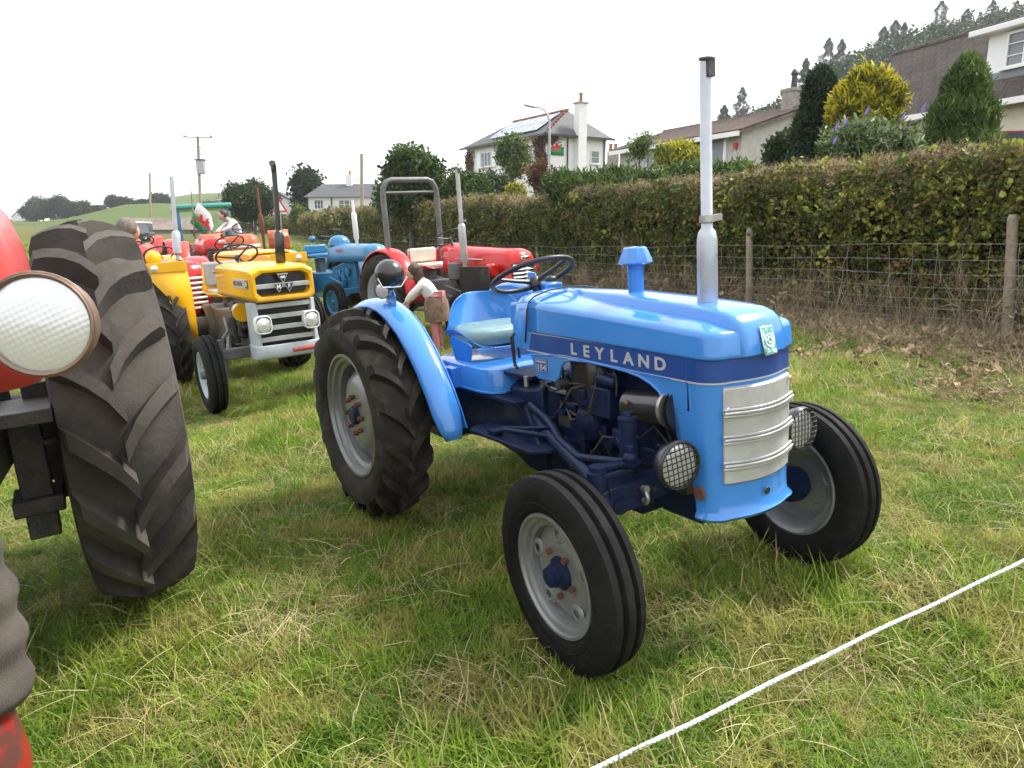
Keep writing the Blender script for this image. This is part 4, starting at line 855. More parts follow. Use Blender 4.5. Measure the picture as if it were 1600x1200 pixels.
MB().cyl((1.25, -.27, .85), (1.25, -.27, 1.08), .11, 18).build('air_cleaner', GREYP, t, bevel=.02)
MB().box((2.42, .0, .62), (.01, .14, .07)).build('number_plate', WHITE, t)

# --- blue tractor behind the red one
t = thing('tractor', 'small medium blue tractor with light silver exhaust, behind the red roll bar tractor', 'tractor', at_field(-3.55, 14.0, -.87))
PP = (1.8, 1.25, 1.25, .34, .58); small_wheels(t, PP, MBLUE, MBLUE); running_gear(t, PP, MBLUE, MBLUE)
bonnet_round(t, .95, 2.3, .24, .98, 1.30, 1.25, MBLUE, zn=.62, r=.11, bow=.04); grille_bars(t, 2.3, .17, .7, 1.05, 7, LGREY, BLACKP)
b = MB(); b.lathe([(.2, 0), (.19, .06), (.15, .12), (.08, .16), (0, .17)], (.98, 0, 1.27), (0, 0, 1), 20); b.build('fuel_cap_dome', MBLUE, t, smooth=60)
for sd in (-1, 1): text('side_lettering', 'DEXTA', .07, RED, t, (1.4, sd * .243, 1.17), (PI / 2, 0, 0 if sd < 0 else PI), bold=.002)
exhaust(t, 1.62, .0, 1.25, 2.0, .026, .045, 1.33, 1.80, WHITE, cap='none'); steering_wheel(t, (.68, 0, 1.45), .22, .45, BLACKPL, col=.3); seat(t, .15, 1.05, MBLUE, MBLUE, w=.26); shell_guards(t, PP, MBLUE)
MB().ball((.55, -.3, 1.4), .06).build('work_lamp_shell', MBLUE, t)

# --- orange tractor
t = thing('tractor', 'faded orange tractor with pale nose band, squared mudguards and rusty exhaust', 'tractor', at_field(-5.93, 17.2, -1.28))
PP = (1.95, 1.4, 1.5, .4, .7); small_wheels(t, PP, REDF, GREYP); running_gear(t, PP, ORANGE, DARKENG)
bonnet_round(t, .95, 2.45, .34, .92, 1.42, 1.40, ORANGE, zn=.6, r=.16, bow=.06); grille_bars(t, 2.46, .25, .66, 1.02, 6, REDF, BLACKP, bow=.06)
b = MB(); b.loft([[(x, y, z) for x, y in uring(.343, 2.453, .16, .06, 1.6)] for z in (1.14, 1.2)], closed=False); b.build('nose_band', WHITE, t)
exhaust(t, 1.5, .42, 1.0, 2.35, .03, .05, 1.4, 1.8, RUST, cap='none'); steering_wheel(t, (.8, 0, 1.55), .22, .5, BLACKPL, col=.3); seat(t, .15, 1.1, ORANGE, GREYV)
for sd in (-1, 1):
    b = MB(); prof = [(.62, .9), (.68, 1.15), (.62, 1.38), (.4, 1.48), (-.3, 1.48), (-.6, 1.3)]
    MB().loft([[(x, sd * .5, z), (x, sd * .95, z)] for x, z in prof], closed=False).build('mudguard', ORANGE, t, smooth=40).modifiers.new('s', 'SOLIDIFY').thickness = .02
    MB().box((.66, sd * .73, 1.22), (.03, .46, .22)).build('mudguard_front', ORANGE, t, bevel=.02)
    MB().cyl((2.2, sd * .45, .95), (2.3, sd * .45, .95), .09, 16).build('headlight', LENSF, t)

# --- blue cab tractor with the green roof
t = thing('tractor', 'blue tractor with glazed cab and sea green cab roof', 'tractor', at_field(-8.4, 21.0, -1.12, -.38))
PP = (2.1, 1.5, 1.55, .42, .78); small_wheels(t, PP, WHITE, MBLUE); running_gear(t, PP, MBLUE, DARKENG)
bonnet_round(t, 1.0, 2.6, .3, 1.05, 1.48, 1.42, MBLUE, zn=.7, r=.1, bow=.03); grille_bars(t, 2.6, .22, .75, 1.25, 6, LGREY, BLACKP)
TEALR = paint('sea_green', (.06, .32, .27)); cab = sub(t, 'cab')
for x, y in ((.85, -.62), (.85, .62), (-.55, -.66), (-.55, .66)): MB().box((x, y, 1.75), (.07, .07, 1.35)).build('cab_pillar', MBLUE, cab, bevel=.01)
MB().box((.15, 0, 2.47), (1.66, 1.5, .13)).build('cab_roof', TEALR, cab, bevel=.05, seg=3)
MB().box((.87, 0, 1.28), (.05, 1.2, .4)).build('front_panel', MBLUE, cab)
for y in (-.64, .64): MB().box((.15, y, 1.25), (1.3, .04, .5)).build('cab_door', MBLUE, cab); MB().box((.15, y, 1.95), (1.3, .01, .9)).build('side_pane', glass('cab_glass', (.85, .92, .9)), cab)
MB().box((.86, 0, 1.95), (.01, 1.16, .85)).build('windscreen', glass('cab_glass'), cab)
shell_guards(t, PP, MBLUE)
# --- red tractor with a silver exhaust behind the first yellow one
t = thing('tractor', 'red and white tractor with slim silver exhaust behind the yellow mudguard', 'tractor', at_field(-5.35, 11.2, -.95))
PP = (1.85, 1.3, 1.35, .36, .62); small_wheels(t, PP, REDF, GREYP); running_gear(t, PP, GREYP, DARKENG)
bonnet_round(t, .9, 2.3, .26, .95, 1.33, 1.28, RED, zn=.6); grille_bars(t, 2.3, .19, .66, 1.1, 7, WHITE, BLACKP); MB().box((1.55, -.266, 1.22), (1.1, .012, .05)).build('side_band', WHITE, t)
exhaust(t, 1.62, .05, 1.2, 2.38, .028, .055, 1.36, 1.68, EXH, lean=(.02, .07), cap='none'); steering_wheel(t, (.75, 0, 1.4), .2, .5, BLACKPL, col=.3); seat(t, .15, .98, RED, GREYV); shell_guards(t, PP, RED)
# --- further red ones
for (x, y, yaw, lab, cm) in ((-7.0, 14.6, -1.2, 'pinkish red tractor with dark slatted nose, nose on beyond the man in navy', REDF), (-7.25, 17.8, -1.05, 'red tractor carrying the dragon flag, between the orange tractor and the cab', RED), (-9.6, 19.2, -1.1, 'dull maroon tractor beside the glazed blue cab', REDF)):
    t = thing('tractor', lab, 'tractor', at_field(x, y, yaw)); PP = (1.85, 1.3, 1.35, .36, .64); small_wheels(t, PP, REDF, GREYP); running_gear(t, PP, GREYP, DARKENG)
    bonnet_round(t, .9, 2.3, .26, .95, 1.36, 1.30, cm, zn=.6); grille_bars(t, 2.3, .19, .66, 1.1, 7, BLACKP, GREYP); steering_wheel(t, (.75, 0, 1.42), .2, .5, BLACKPL, col=.3); seat(t, .15, .98, cm, GREYV); shell_guards(t, PP, cm)

# --- the big red tractor cut by the frame
big = thing('tractor', 'large weathered red tractor with a huge lugged rear tyre and ribbed glass headlamp', 'tractor', at_field(-2.27, 2.80, -1.03))
wheel_rear(big, (0, .605, .82), .82, .42, .46, mat('brown_rim', (.05, .035, .03), (.085, .06, .05), scale=6, rough=.75, bump=.3), DARKENG, out=1, n=18, lh=.085, da=.29, lw=.075, crown=.125, tm=[RUBB, RUBBL])
wheel_rear(big, (0, -.605, .82), .82, .42, .46, MATS['brown_rim'], DARKENG, out=-1, n=18, lh=.085, da=.29, lw=.075, crown=.125, tm=[RUBB, RUBBL])
REDO = paint('old_red', (.50, .045, .04), rough=.42, d=.12, coat=.15)
b = MB(); b.loft([[(x, -hw, .75), (x, hw, .75), (x, hw, 1.05), (x, -hw, 1.05)] for x, hw in ((-.3, .2), (.2, .26), (.9, .2))]); b.build('gearbox', DARKENG, big, bevel=.02)
b = MB(); b.cyl((0, -.5, .82), (0, .5, .82), .13, 20); b.box((.12, .36, .80), (.3, .1, .34)); b.build('rear_axle', DARKENG, big, bevel=.015)
b = MB(); b.box((.48, .30, .72), (.09, .10, .46)); b.box((.46, .3, .62), (.2, .16, .06)); b.box((.3, .38, .72), (.06, .06, .3)); b.build('step_bracket', DARKENG, big, bevel=.006)
b = MB(); b.box((.55, .25, .97), (.3, .3, .05)); b.box((.42, .36, .9), (.04, .1, .3)); b.box((.5, .42, .84), (.03, .3, .025)); b.box((.5, .4, .93), (.03, .3, .02)); b.build('platform_frame', DARKENG, big, bevel=.004)
b = MB(); b.loft([[(x, -hw, z0), (x, hw, z0), (x, hw, z1), (x, -hw, z1)] for x, hw, z0, z1 in ((.9, .16, .7, 1.2), (1.7, .15, .75, 1.25), (1.9, .2, .8, 1.3))]); b.build('engine_block', DARKENG, big, bevel=.02)
bonnet_round(big, .7, 1.75, .43, 1.22, 1.74, 1.70, REDO, r=.14, bow=.06)
hl = head_lamp(big, (1.95, .457, 1.368), .098, (.93, -.36, .05), mat('lamp_brown', (.16, .10, .07), (.24, .16, .12), scale=8, rough=.4, metal=.3), name='headlight')
for c_ in hl.children:
    if c_.name.startswith('lens'): c_.data.materials.clear(); c_.data.materials.append(RGLASS)
    if c_.name.startswith('bezel'): c_.scale = (.96, .96, 1)
MB().tube([(1.9, .36, 1.33), (1.86, .3, 1.24), (1.8, .15, 1.2)], .018, 10).build('lamp_bracket', DARKENG, big)
CANV = mat('canvas_grey_brown', (.06, .05, .042), (.10, .086, .072), scale=9, rough=.9, bump=.35, bscale=240)
b = MB(); P_ = []
for i in range(34):   # a canvas-wrapped fender twisted like a fat rope
    t_ = i / 33; P_.append((1.6 + .02 * t_, .115 + .05 * math.sin(t_ * 2.2), 1.2 - .70 * t_))
rr = [.07 + .06 * math.sin(min(1, t_ * 1.4) * PI / 2) + .008 * math.sin(i * 1.25) for i, t_ in enumerate([i / 33 for i in range(34)])]
b.tube(P_, rr, 22); b.build('canvas_roll', CANV, big, smooth=70)
b = MB(); b.lathe([(0, .0), (.17, .0), (.215, .04), (.225, .16), (.205, .30), (.16, .38), (.1, .40), (0, .4)], (1.62, .02, .17), (.03, .05, 1), 32); b.build('nose_weight', paint('scraped_red', (.30, .018, .014), rough=.45, d=1.4, dirt=(.06, .04, .035)), big, smooth=50)
for sd in (-1, 1): wheel_front(big, (1.75, sd * .42 - .45, .40), .40, .2, .24, REDO, DARKENG, out=sd)
# ------------------------------------------------------------------ foliage clumps
def lmat(name, a, b, tr=.3, rnd=.35, sc=1.3): return mat(name, a, b, scale=sc, rough=.5, spec=.3, rnd=rnd, obj=False, trans=tr, detail=3)
LH = lmat('hedge_leaf', (.065, .10, .024), (.145, .165, .04)); LHY = lmat('hedge_leaf_yellow', (.23, .26, .04), (.35, .34, .07)); LHB = lmat('hedge_leaf_dull', (.12, .095, .04), (.22, .16, .07))
TWIG = mat('cut_twig', (.26, .19, .11), (.46, .36, .23), scale=3, rough=.85, rnd=.3, obj=False); DEAD = mat('dead_stem', (.20, .15, .09), (.38, .30, .18), scale=3, rough=.9, rnd=.35, obj=False)
LDARK = lmat('leaf_dark', (.022, .048, .014), (.05, .085, .022)); LMID = lmat('leaf_mid', (.045, .085, .018), (.09, .135, .03)); LLIGHT = lmat('leaf_light', (.10, .15, .035), (.17, .21, .06)); LGOLD = lmat('leaf_gold', (.36, .34, .018), (.50, .45, .035)); LGOLDI = lmat('leaf_gold_inner', (.10, .11, .012), (.17, .16, .02))
LFAR = lmat('leaf_far', (.016, .032, .018), (.034, .054, .028)); LCON = lmat('conifer_green', (.05, .10, .022), (.12, .18, .035)); LCOL = lmat('conifer_dark', (.012, .032, .012), (.026, .055, .018)); LGREY = lmat('leaf_grey_green', (.12, .17, .08), (.20, .25, .13)); LRUST = lmat('creeper', (.10, .035, .02), (.2, .07, .03)); LJUN = lmat('juniper', (.07, .13, .03), (.15, .21, .05))
PUR = mat('buddleia_purple', (.16, .10, .36), (.24, .16, .48), scale=5, rough=.7)
BARK = mat('bark', (.06, .05, .04), (.13, .11, .09), scale=12, rough=.9, bump=.5, bscale=40)
def lc(name, m, n, rad, l, wd, up=.3, shape='leaf', k=3, sx=(1, 1, 1), s0=0): return [leaf_clump(name, m, n, rad, l, wd, s0 + i, up, shape, sx) for i in range(k)]
C_h = lc('hedge_clump', LH, 16, .12, .055, .042) + lc('hedge_clump_yellow', LHY, 10, .11, .06, .05, k=2) + lc('hedge_clump_dull', LHB, 14, .12, .055, .04, k=2)
C_tw = lc('twig_clump', TWIG, 16, .09, .10, .007, up=1.0, shape='t') + lc('twig_clump_leaf', LHB, 8, .09, .05, .04, k=1)
C_dead = lc('dead_clump', DEAD, 14, .16, .38, .006, up=1.6, shape='t', sx=(1, 1, .6)) + lc('dead_leaf', DEAD, 10, .12, .06, .045, k=1)
C_lit = lc('litter', mat('dead_leaf', (.22, .15, .085), (.40, .30, .18), scale=4, rough=.9, rnd=.4, obj=False), 14, .11, .06, .045, sx=(1, 1, .12), up=0) + lc('litter_stem', DEAD, 22, .16, .22, .005, shape='t', sx=(1, 1, .1), up=0, k=2)
C_b = {}
def clumps(key, m, m2=None, l=.10, wd=.06, n=26, rad=.32, shape='leaf', up=.3):
    if key not in C_b: C_b[key] = lc('leaves_' + key, m, n, rad, l, wd, up, shape, 3) + (lc('leaves_in_' + key, m2, n, rad, l, wd, up, shape, 2, s0=20) if m2 else [])
    return C_b[key]
def blob_pts(blobs, n, shell=.55):
    V = np.array([b[3] ** 2 for b in blobs]); V = V / V.sum(); P = []; Nn = []
    for b, f in zip(blobs, V):
        k = max(4, int(n * f)); d = rng.normal(size=(k, 3)); d /= np.linalg.norm(d, axis=1)[:, None]; r = shell + (1 - shell) * rng.random(k) ** .6
        ru = b[3] * (1 + .22 * np.sin(3 * d[:, 0] + b[0]) * np.cos(4 * d[:, 2] + b[1])); p = d * (ru * r)[:, None]; p[:, 2] *= b[4] if len(b) > 4 else .85
        P.append(p + np.array(b[:3])); Nn.append(r)
    return np.vstack(P), np.concatenate(Nn)
def branchy(par, h, r, m=BARK, limbs=5, spread=.5, seed=0, up=.55):
    q = random.Random(seed); b = MB(); top = Vector((q.uniform(-.04, .04) * h, q.uniform(-.04, .04) * h, h * .8))
    b.tube([(0, 0, -.3), (0, 0, h * .12), top * .5, top], [r * 1.25, r, r * .7, r * .2], 8)
    for k in range(limbs):
        t = q.uniform(.3, .75); a = 2 * PI * k / limbs + q.uniform(-.4, .4); s = top * t; L = spread * h * q.uniform(.5, 1)
        e = s + Vector((math.cos(a) * L, math.sin(a) * L, L * up)); b.tube([s, (s + e) / 2 + Vector((0, 0, L * .08)), e], [r * .5, r * .32, r * .1], 6)
    return b.build('trunk', m, par, smooth=60)
def tree(name, label, cat, base, h, blobs, cl, n, ls, tr=.12, group=None, limbs=5, spread=.4, flat=(1, 1, 1)):
    t = thing(name, label, cat, Vector(base), group); branchy(t, h, tr, limbs=limbs, spread=spread, seed=n)
    P, rr = blob_pts(blobs, n); k = len(P)
    scatter('crown', P, rng.uniform(-3, 3, (k, 3)) * np.array([.25, .25, 1]), ls * rng.uniform(.7, 1.3, k), rng.integers(0, len(cl), k), cl, t); return t
def rblobs(w, h, z0, n, seed, r0=.34, dep=.8):
    q = random.Random(seed); B = []
    for i in range(n):
        a = 2 * PI * i / n + q.uniform(-.5, .5); d = q.uniform(.1, .42) * w; z = z0 + q.uniform(.15, .85) * h; f = 1 - abs((z - z0) / h - .45) * .9
        B.append((d * math.cos(a) * f, d * math.sin(a) * dep * f, z, w * r0 * q.uniform(.6, 1.1) * (.6 + .4 * f), .85))
    B = B + [(0, 0, z0 + h * .5, w * .3, min(h / w * .9, 1.6))]
    zt = max(b[2] + b[3] * b[4] for b in B); zb = min(b[2] - b[3] * b[4] for b in B); xm = max(abs(b[0]) + b[3] for b in B); k = h / (zt - zb); kx = w / 2 / xm
    return [(b[0] * kx, b[1] * kx, z0 + (b[2] - zb) * k, b[3] * kx, b[4] * k / kx) for b in B]
def gz(p): return float(ground_h(p.x, p.y))
def tree_px(name, label, cat, px, D, ytop, wpx, cl, n, ls, ybot=None, blobs=9, seed=1, group=None, tr=None, dep=.8, r0=.34):
    "a tree whose crown is wpx wide at pixel column px, D metres off"
    top = wpt(px, ytop, D); base = Vector((top.x, top.y, 0)); base.z = gz(base); h = top.z - base.z - ls * .22; w_ = wpx / FPX * D - ls * .4
    z0 = (wpt(px, ybot, D).z - base.z) if ybot else h * .15
    if cl is C_b.get('far'): h -= ls * .8; w_ -= ls * 1.2
    return tree(name, label, cat, base, h, rblobs(w_, h - z0, z0, blobs, seed, r0=r0, dep=dep), cl, n, ls, tr or max(.05, h * .03), group)

# ------------------------------------------------------------------ hedge and wire fence along the field
def hpt(s, q, z=0):
    x, y = HP.x + HD.x * s + HN.x * q, HP.y + HD.y * s + HN.y * q; return MF @ Vector((x, y, z + rise(x, y)))
hedge = thing('hedge', 'long clipped hedge with cut brown top behind the wire fence', 'hedge')
def htop(s): return 1.92 + .20 * sst(-1, 7, s) - .55 * sst(20, 55, s) + .05 * math.sin(s * .9) + .03 * math.sin(s * 2.3)
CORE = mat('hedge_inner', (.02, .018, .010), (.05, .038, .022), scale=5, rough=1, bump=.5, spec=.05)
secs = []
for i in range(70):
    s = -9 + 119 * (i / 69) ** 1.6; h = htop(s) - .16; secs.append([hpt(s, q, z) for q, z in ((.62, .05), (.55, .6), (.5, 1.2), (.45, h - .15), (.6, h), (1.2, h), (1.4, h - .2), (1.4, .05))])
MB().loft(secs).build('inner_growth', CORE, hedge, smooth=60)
P = []; SC = []; IX = []; P2 = []; S2 = []; I2 = []
for (s0, s1, nf, nt, sc) in ((-7, 13, 6800, 2600, 1.0), (13, 32, 3600, 2200, 1.7), (32, 108, 4200, 2600, 3.2)):
    s = rng.uniform(s0, s1, nf); hh = np.array([htop(v) for v in s]); z = hh * rng.random(nf) ** (.8 if s0 < 0 else .85); q = .38 + rng.normal(0, .10, nf) + .12 * np.clip((1.0 - z), 0, 1)
    q -= .16 * np.exp(-((z - hh * .78) / .45) ** 2); u = rng.random(nf); near = s0 < 0
    keep = u < np.where(z < .75, .8 if near else .95, 1)
    yl = np.where(z > .35, .10, .02) + (.34 if near else .04) * np.exp(-((s - .5) / 4) ** 2) * (.4 + .6 * (z > .9)); v = rng.random(nf)
    ix = np.where(v < yl, rng.integers(3, 5, nf), np.where(v < yl + (.2 if near else .36), rng.integers(5, 7, nf), rng.integers(0, 3, nf)))
    for a, b_, c, d, k in zip(s, q, z, ix, keep):
        if k: P.append(hpt(a, b_, c)); IX.append(d); SC.append(sc * random.uniform(.7, 1.35))
    s = rng.uniform(s0, s1, nt); q = rng.uniform(.25, 1.35, nt)
    for a, b_ in zip(s, q):
        z = htop(a) + random.gauss(0, .03) - .05
        P2.append(hpt(a, b_, z)); S2.append(sc * random.uniform(.7, 1.3)); I2.append(random.choice((0, 1, 2, 2, 3)))
    for a in rng.uniform(s0, s1, nt // 2):   # brown cut band on the upper shoulder
        P2.append(hpt(a, .22 + random.gauss(0, .05), htop(a) - abs(random.gauss(0, .14)))); S2.append(sc * random.uniform(.6, 1.1)); I2.append(random.choice((0, 1, 2, 3)))
n = len(P); scatter('foliage', [tuple(p) for p in P], rng.uniform(-1.5, 1.5, (n, 3)) * np.array([.5, .5, 2]), SC, IX, C_h, hedge)
n = len(P2); scatter('cut_twigs', [tuple(p) for p in P2], rng.uniform(-1.5, 1.5, (n, 3)) * np.array([.5, .5, 2]), S2, I2, C_tw, hedge)
P = []; S2 = []; I2 = []
for a in rng.uniform(-7, 16, 1400): P.append(hpt(a, random.gauss(.28, .14), abs(random.gauss(.12, .22)))); S2.append(random.uniform(.6, 1.5)); I2.append(random.choice((0, 1, 2, 2, 3)))
n = len(P); scatter('dead_growth', [tuple(p) for p in P], rng.uniform(-.4, .4, (n, 3)) * np.array([1, 1, 8]), S2, I2, C_dead, hedge)
for k in range(16):
    s = -5 + k * 1.25 + random.uniform(-.4, .4); q = random.uniform(.4, .6); z = 0; pts = [hpt(s, q, -.05)]; ds = random.uniform(-.3, .3)
    for j in range(4): s += ds + random.uniform(-.15, .15); z += .36; pts.append(hpt(s, q + random.uniform(-.12, .05), z))
    MB().tube(pts, [.04, .032, .028, .02, .012], 7).build('stem', BARK, hedge, smooth=60)
for k in range(9):
    s = -3 + k * 1.1; MB().ball(hpt(s, .2, random.uniform(.3, .8)), .018, 8, 6).build('red_berry', mat('berry', (.5, .03, .015), rough=.4), hedge) if k in (2, 4, 5) else None
n = 4600; s = rng.uniform(-8, 16, n); q = -2.9 + 3.4 * rng.random(n) ** .55; q = np.where(s > 6, q * .7, q)
Pl = [tuple(hpt(a, b_, .015 + .02 * random.random())) for a, b_ in zip(s, q)]
scatter('leaf_litter', Pl, np.column_stack([rng.normal(0, .25, n), rng.normal(0, .25, n), rng.uniform(0, 6, n)]), rng.uniform(.7, 1.5, n), rng.choice([0, 1, 2, 3, 4, 3, 4], n), C_lit)
fence = thing('wire_fence', 'stock wire fence with round wooden posts in front of the hedge', 'fence')
WOOD = mat('weathered_post', (.20, .16, .11), (.34, .29, .22), scale=5, rough=.85, c3=(.12, .09, .06), s3=12, f3=.5, bump=.4, bscale=30); WIRE = mat('galvanised_wire', (.30, .30, .30), (.42, .42, .41), scale=9, rough=.5, metal=.5)
for k in range(-2, 10):
    s = k * 3.85; h = 1.27 + random.uniform(-.05, .05); lx = random.uniform(-.03, .03); qq = .02 if k < 2 else .3; a = hpt(s, qq, -.1); c = hpt(s + lx + (.06 if k == 0 else 0), qq, h)
    b = MB(); b.tube([a, a.lerp(c, .5) + Vector((.006, 0, 0)), a.lerp(c, .97), c], [.056, .052, .05, .036], 12); b.build('post', WOOD, fence, smooth=50)
zw = [.06, .16, .27, .39, .52, .67, .83, 1.0]
for z in zw:
    pts = []
    for i in range(140): s = -7.7 + i * .3; pts.append(hpt(s, -.035, z + .012 * math.sin(s * 1.9 + z * 5) - .01 * math.sin(PI * (s % 3.85) / 3.85)))
    MB().tube(pts, .0021, 4, caps=False).build('line_wire', WIRE, fence)
for i in range(120):
    s = -7.6 + i * .3; p = [hpt(s + .012 * math.sin(z * 9 + i), -.036, z) for z in zw]; MB().tube(p, .0017, 3, caps=False).build('stay_wire', WIRE, fence)

# ------------------------------------------------------------------ far hills
HGR = mat('hill_pasture', (.055, .09, .025), (.09, .125, .04), scale=.02, rough=.95, c3=(.12, .12, .055), s3=.06, f3=.4, obj=False, spec=.05)
WGR = mat('wood_floor', (.02, .03, .012), (.04, .05, .02), scale=.1, rough=1, obj=False, spec=.05)
def hill(name, crest, D0, D1, zfoot, m, nr=10):
    V = []; F = []; k = len(crest)
    for j in range(nr + 4):
        for (px, py) in crest:
            t = j / nr
            if t <= 1:
                top = wpt(px, py, D1); D = D0 + (D1 - D0) * t; f = math.sin(t * PI / 2) ** 1.3; p = wpt(px, 357, D); V.append((p.x, p.y, zfoot + (top.z - zfoot) * f))
            else:
                top = wpt(px, py, D1); D = D1 * (1 + .35 * (t - 1) * nr / 3); p = wpt(px, 357, D); V.append((p.x, p.y, top.z - (top.z - zfoot) * (t - 1) * nr / 3 * .9))
    for j in range(nr + 3):
        for i in range(k - 1): F.append((j * k + i, j * k + i + 1, (j + 1) * k + i + 1, (j + 1) * k + i))
    me = bpy.data.meshes.new(name); me.from_pydata(V, [], F); me.update(); me.polygons.foreach_set('use_smooth', [True] * len(me.polygons)); return tag(ob(name, me, m), kind='structure')
def interp(c, px):
    for (a, b_), (c2, d) in zip(c[:-1], c[1:]):
        if a <= px <= c2: return b_ + (d - b_) * (px - a) / (c2 - a)
    return c[-1][1]
cr1 = [(-500, 352), (-200, 350), (0, 349), (60, 347), (110, 341), (160, 330), (200, 321), (250, 319), (300, 321), (360, 324), (420, 330), (520, 340), (620, 346)]
hill('hillside', cr1, 90, 190, 1.0, HGR)
cr2 = [(-500, 348), (0, 344), (120, 336), (200, 322), (260, 311), (310, 304), (360, 303), (430, 308), (520, 318), (640, 335), (760, 345)]
hill('far_hill', cr2, 230, 420, 2.0, HGR)
cr3 = [(1040, 262), (1100, 215), (1150, 196), (1205, 172), (1240, 150), (1280, 118), (1340, 92), (1400, 72), (1460, 55), (1520, 44), (1600, 30), (1750, 5), (2000, -40), (2400, -60)]
cr3 = [(a_, b_ + 14) for a_, b_ in cr3]
hill('wooded_hill', cr3, 60, 185, 6.0, WGR)
fc = clumps('far', LFAR, LDARK, l=.42, wd=.26, n=34, rad=1.15)
pc = clumps('pinefar', LFAR, LCOL, l=.6, wd=.16, n=40, rad=.9, up=.2)
for (px, y, w_, yb, D, lab, sd) in ((50, 318, 50, 345, 195, 'pale far tree on the ridge beside the white farm', 1), (62, 302, 52, 342, 200, 'broad dark tree, first of the dense far clump', 2), (92, 301, 56, 342, 198, 'tallest tree of the dense far clump', 3), (122, 309, 44, 341, 196, 'low tree at the edge of the dense far clump', 4), (152, 320, 30, 334, 200, 'small round tree between two far clumps', 5), (178, 302, 42, 328, 205, 'spreading tree on the pasture crest, airy below', 6), (200, 308, 30, 326, 205, 'sparse tree leaning over the pasture crest', 7), (222, 309, 32, 326, 210, 'round tree behind the thin bare pole', 8), (250, 299, 42, 325, 210, 'domed tree beside the thin bare pole', 9), (330, 312, 60, 330, 300, 'long low wood of trees beyond the flag', 10), (375, 316, 70, 335, 280, 'far hedgerow tree on the hill beyond the cab', 11)):
    tree_px('broadleaf_tree', lab, 'tree', px, D, y, w_, fc, 260, 1.0 if D < 220 else 1.4, ybot=yb, blobs=7, seed=sd, group='trees on the far ridge', r0=.3)
# woods on the right hill: mass as stuff, the conifers that stand out one by one
P = []; S2 = []
while len(P) < 6500:
    px = random.uniform(1050, 2050); D = random.uniform(95, 184); t = (D - 60) / 125; top = wpt(px, interp(cr3, px), 185); f = math.sin(t * PI / 2) ** 1.3; p = wpt(px, 357, D); P.append((p.x, p.y, 6 + (top.z - 6) * f + random.uniform(-3.5, .5) * (1 + (random.random() < .06) * -.8))); S2.append(random.choice((.8, 1.1, 1.4, 1.8)) * random.uniform(.8, 1.2))
n = len(P); scatter('woodland', P, rng.uniform(-3, 3, (n, 3)), S2, rng.integers(0, 5, n), fc)
def conifer(label, px, ytop, hm, D, wd, cl, n, ls, group=None, name='pine_tree', base=None, cat='tree', z0=.12, power=1.0, ragged=.25):
    top = wpt(px, ytop, D); bz = top.z - hm; t = thing(name, label, cat, Vector((top.x, top.y, bz)), group); branchy(t, hm, max(.04, hm * .018), limbs=3, spread=.08, seed=n)
    f = rng.random(n) ** .8; z = hm * (z0 + (1 - z0) * f); R = wd / 2 * (1 - f) ** power * (1 - ragged + ragged * np.sin(f * 30 + rng.normal(0, .5, n))) + wd * .02; a = rng.uniform(0, 6.28, n); rr = R * (.45 + .55 * rng.random(n) ** .5)
    k = n; scatter('crown', np.column_stack([rr * np.cos(a), rr * np.sin(a), z]), np.column_stack([rng.normal(0, .35, n), rng.normal(0, .35, n), a]), ls * rng.uniform(.7, 1.3, k) * (1.1 - .5 * f), rng.integers(0, len(cl), k), cl, t); return t
for (px, y, hm, w_, lab) in ((1132, 165, 8, 4.5, 'narrow dark pine, shorter of the pair above the bungalow roof'), (1160, 137, 13, 6, 'taller pine of the pair above the bungalow roof'), (1296, 60, 13, 6, 'first dark pine up the wooded hill from its foot'), (1316, 62, 12, 5, 'second dark pine up the wooded hill'), (1260, 92, 9, 4, 'small pine low on the wooded hill'), (1382, 42, 11, 6, 'broad pine above the golden conifer'), (1400, 32, 12, 6, 'twin topped pine on the hill crest'), (1414, 36, 11, 4, 'slim pine on the hill crest'), (1472, 2, 16, 8, 'tallest pine above the tiled roof'), (1512, 14, 12, 6, 'pine with drooping boughs above the tiled roof'), (1553, 0, 16, 7, 'wide pine above the dormer'), (1590, 2, 15, 6, 'last pine above the dormer')):
    conifer(lab, px, y, hm * 1.15, 178, w_ * 1.5, pc, 900, .42, 'pines standing out on the wooded hill', ragged=.35, power=.7)

# ------------------------------------------------------------------ garden plants beyond the hedge
gc = clumps('gold', LGOLD, LGOLDI, l=.13, wd=.035, n=30, rad=.16, up=1.0)
cc = clumps('conifer', LCON, LCON, l=.14, wd=.03, n=34, rad=.16, up=1.6); dc = clumps('column', LCOL, None, l=.12, wd=.03, n=34, rad=.15, up=1.6)
tree_px('golden_conifer', 'bushy golden yellow conifer above the clipped hedge', 'conifer', 1368, 13.5, 92, 140, gc, 2600, 1.0, ybot=258, blobs=16, seed=5, r0=.25)
for i, (px, y, w_) in enumerate(((1345, 98, .35), (1385, 92, .4), (1402, 118, .35))): pass
conifer('dark green columnar conifer standing beside the golden conifer', 1284, 108, 3.25, 14.5, 1.15, dc, 1500, 1.0, name='column_conifer', cat='conifer', power=.38, z0=.0, ragged=.08)
conifer('cone shaped mid green conifer in front of the tiled roof house', 1514, 94, 2.55, 12.5, 1.75, cc, 2400, .9, name='cone_conifer', cat='conifer', power=.62, z0=0, ragged=.12)
bc = clumps('buddleia', LGREY, LMID, l=.12, wd=.03, n=26, rad=.2, up=.6)
bud = tree_px('flowering_shrub', 'grey green shrub with purple flower spikes under the golden conifer', 'shrub', 1368, 11.8, 178, 165, bc, 900, 1.0, ybot=262, blobs=12, seed=3, r0=.27)
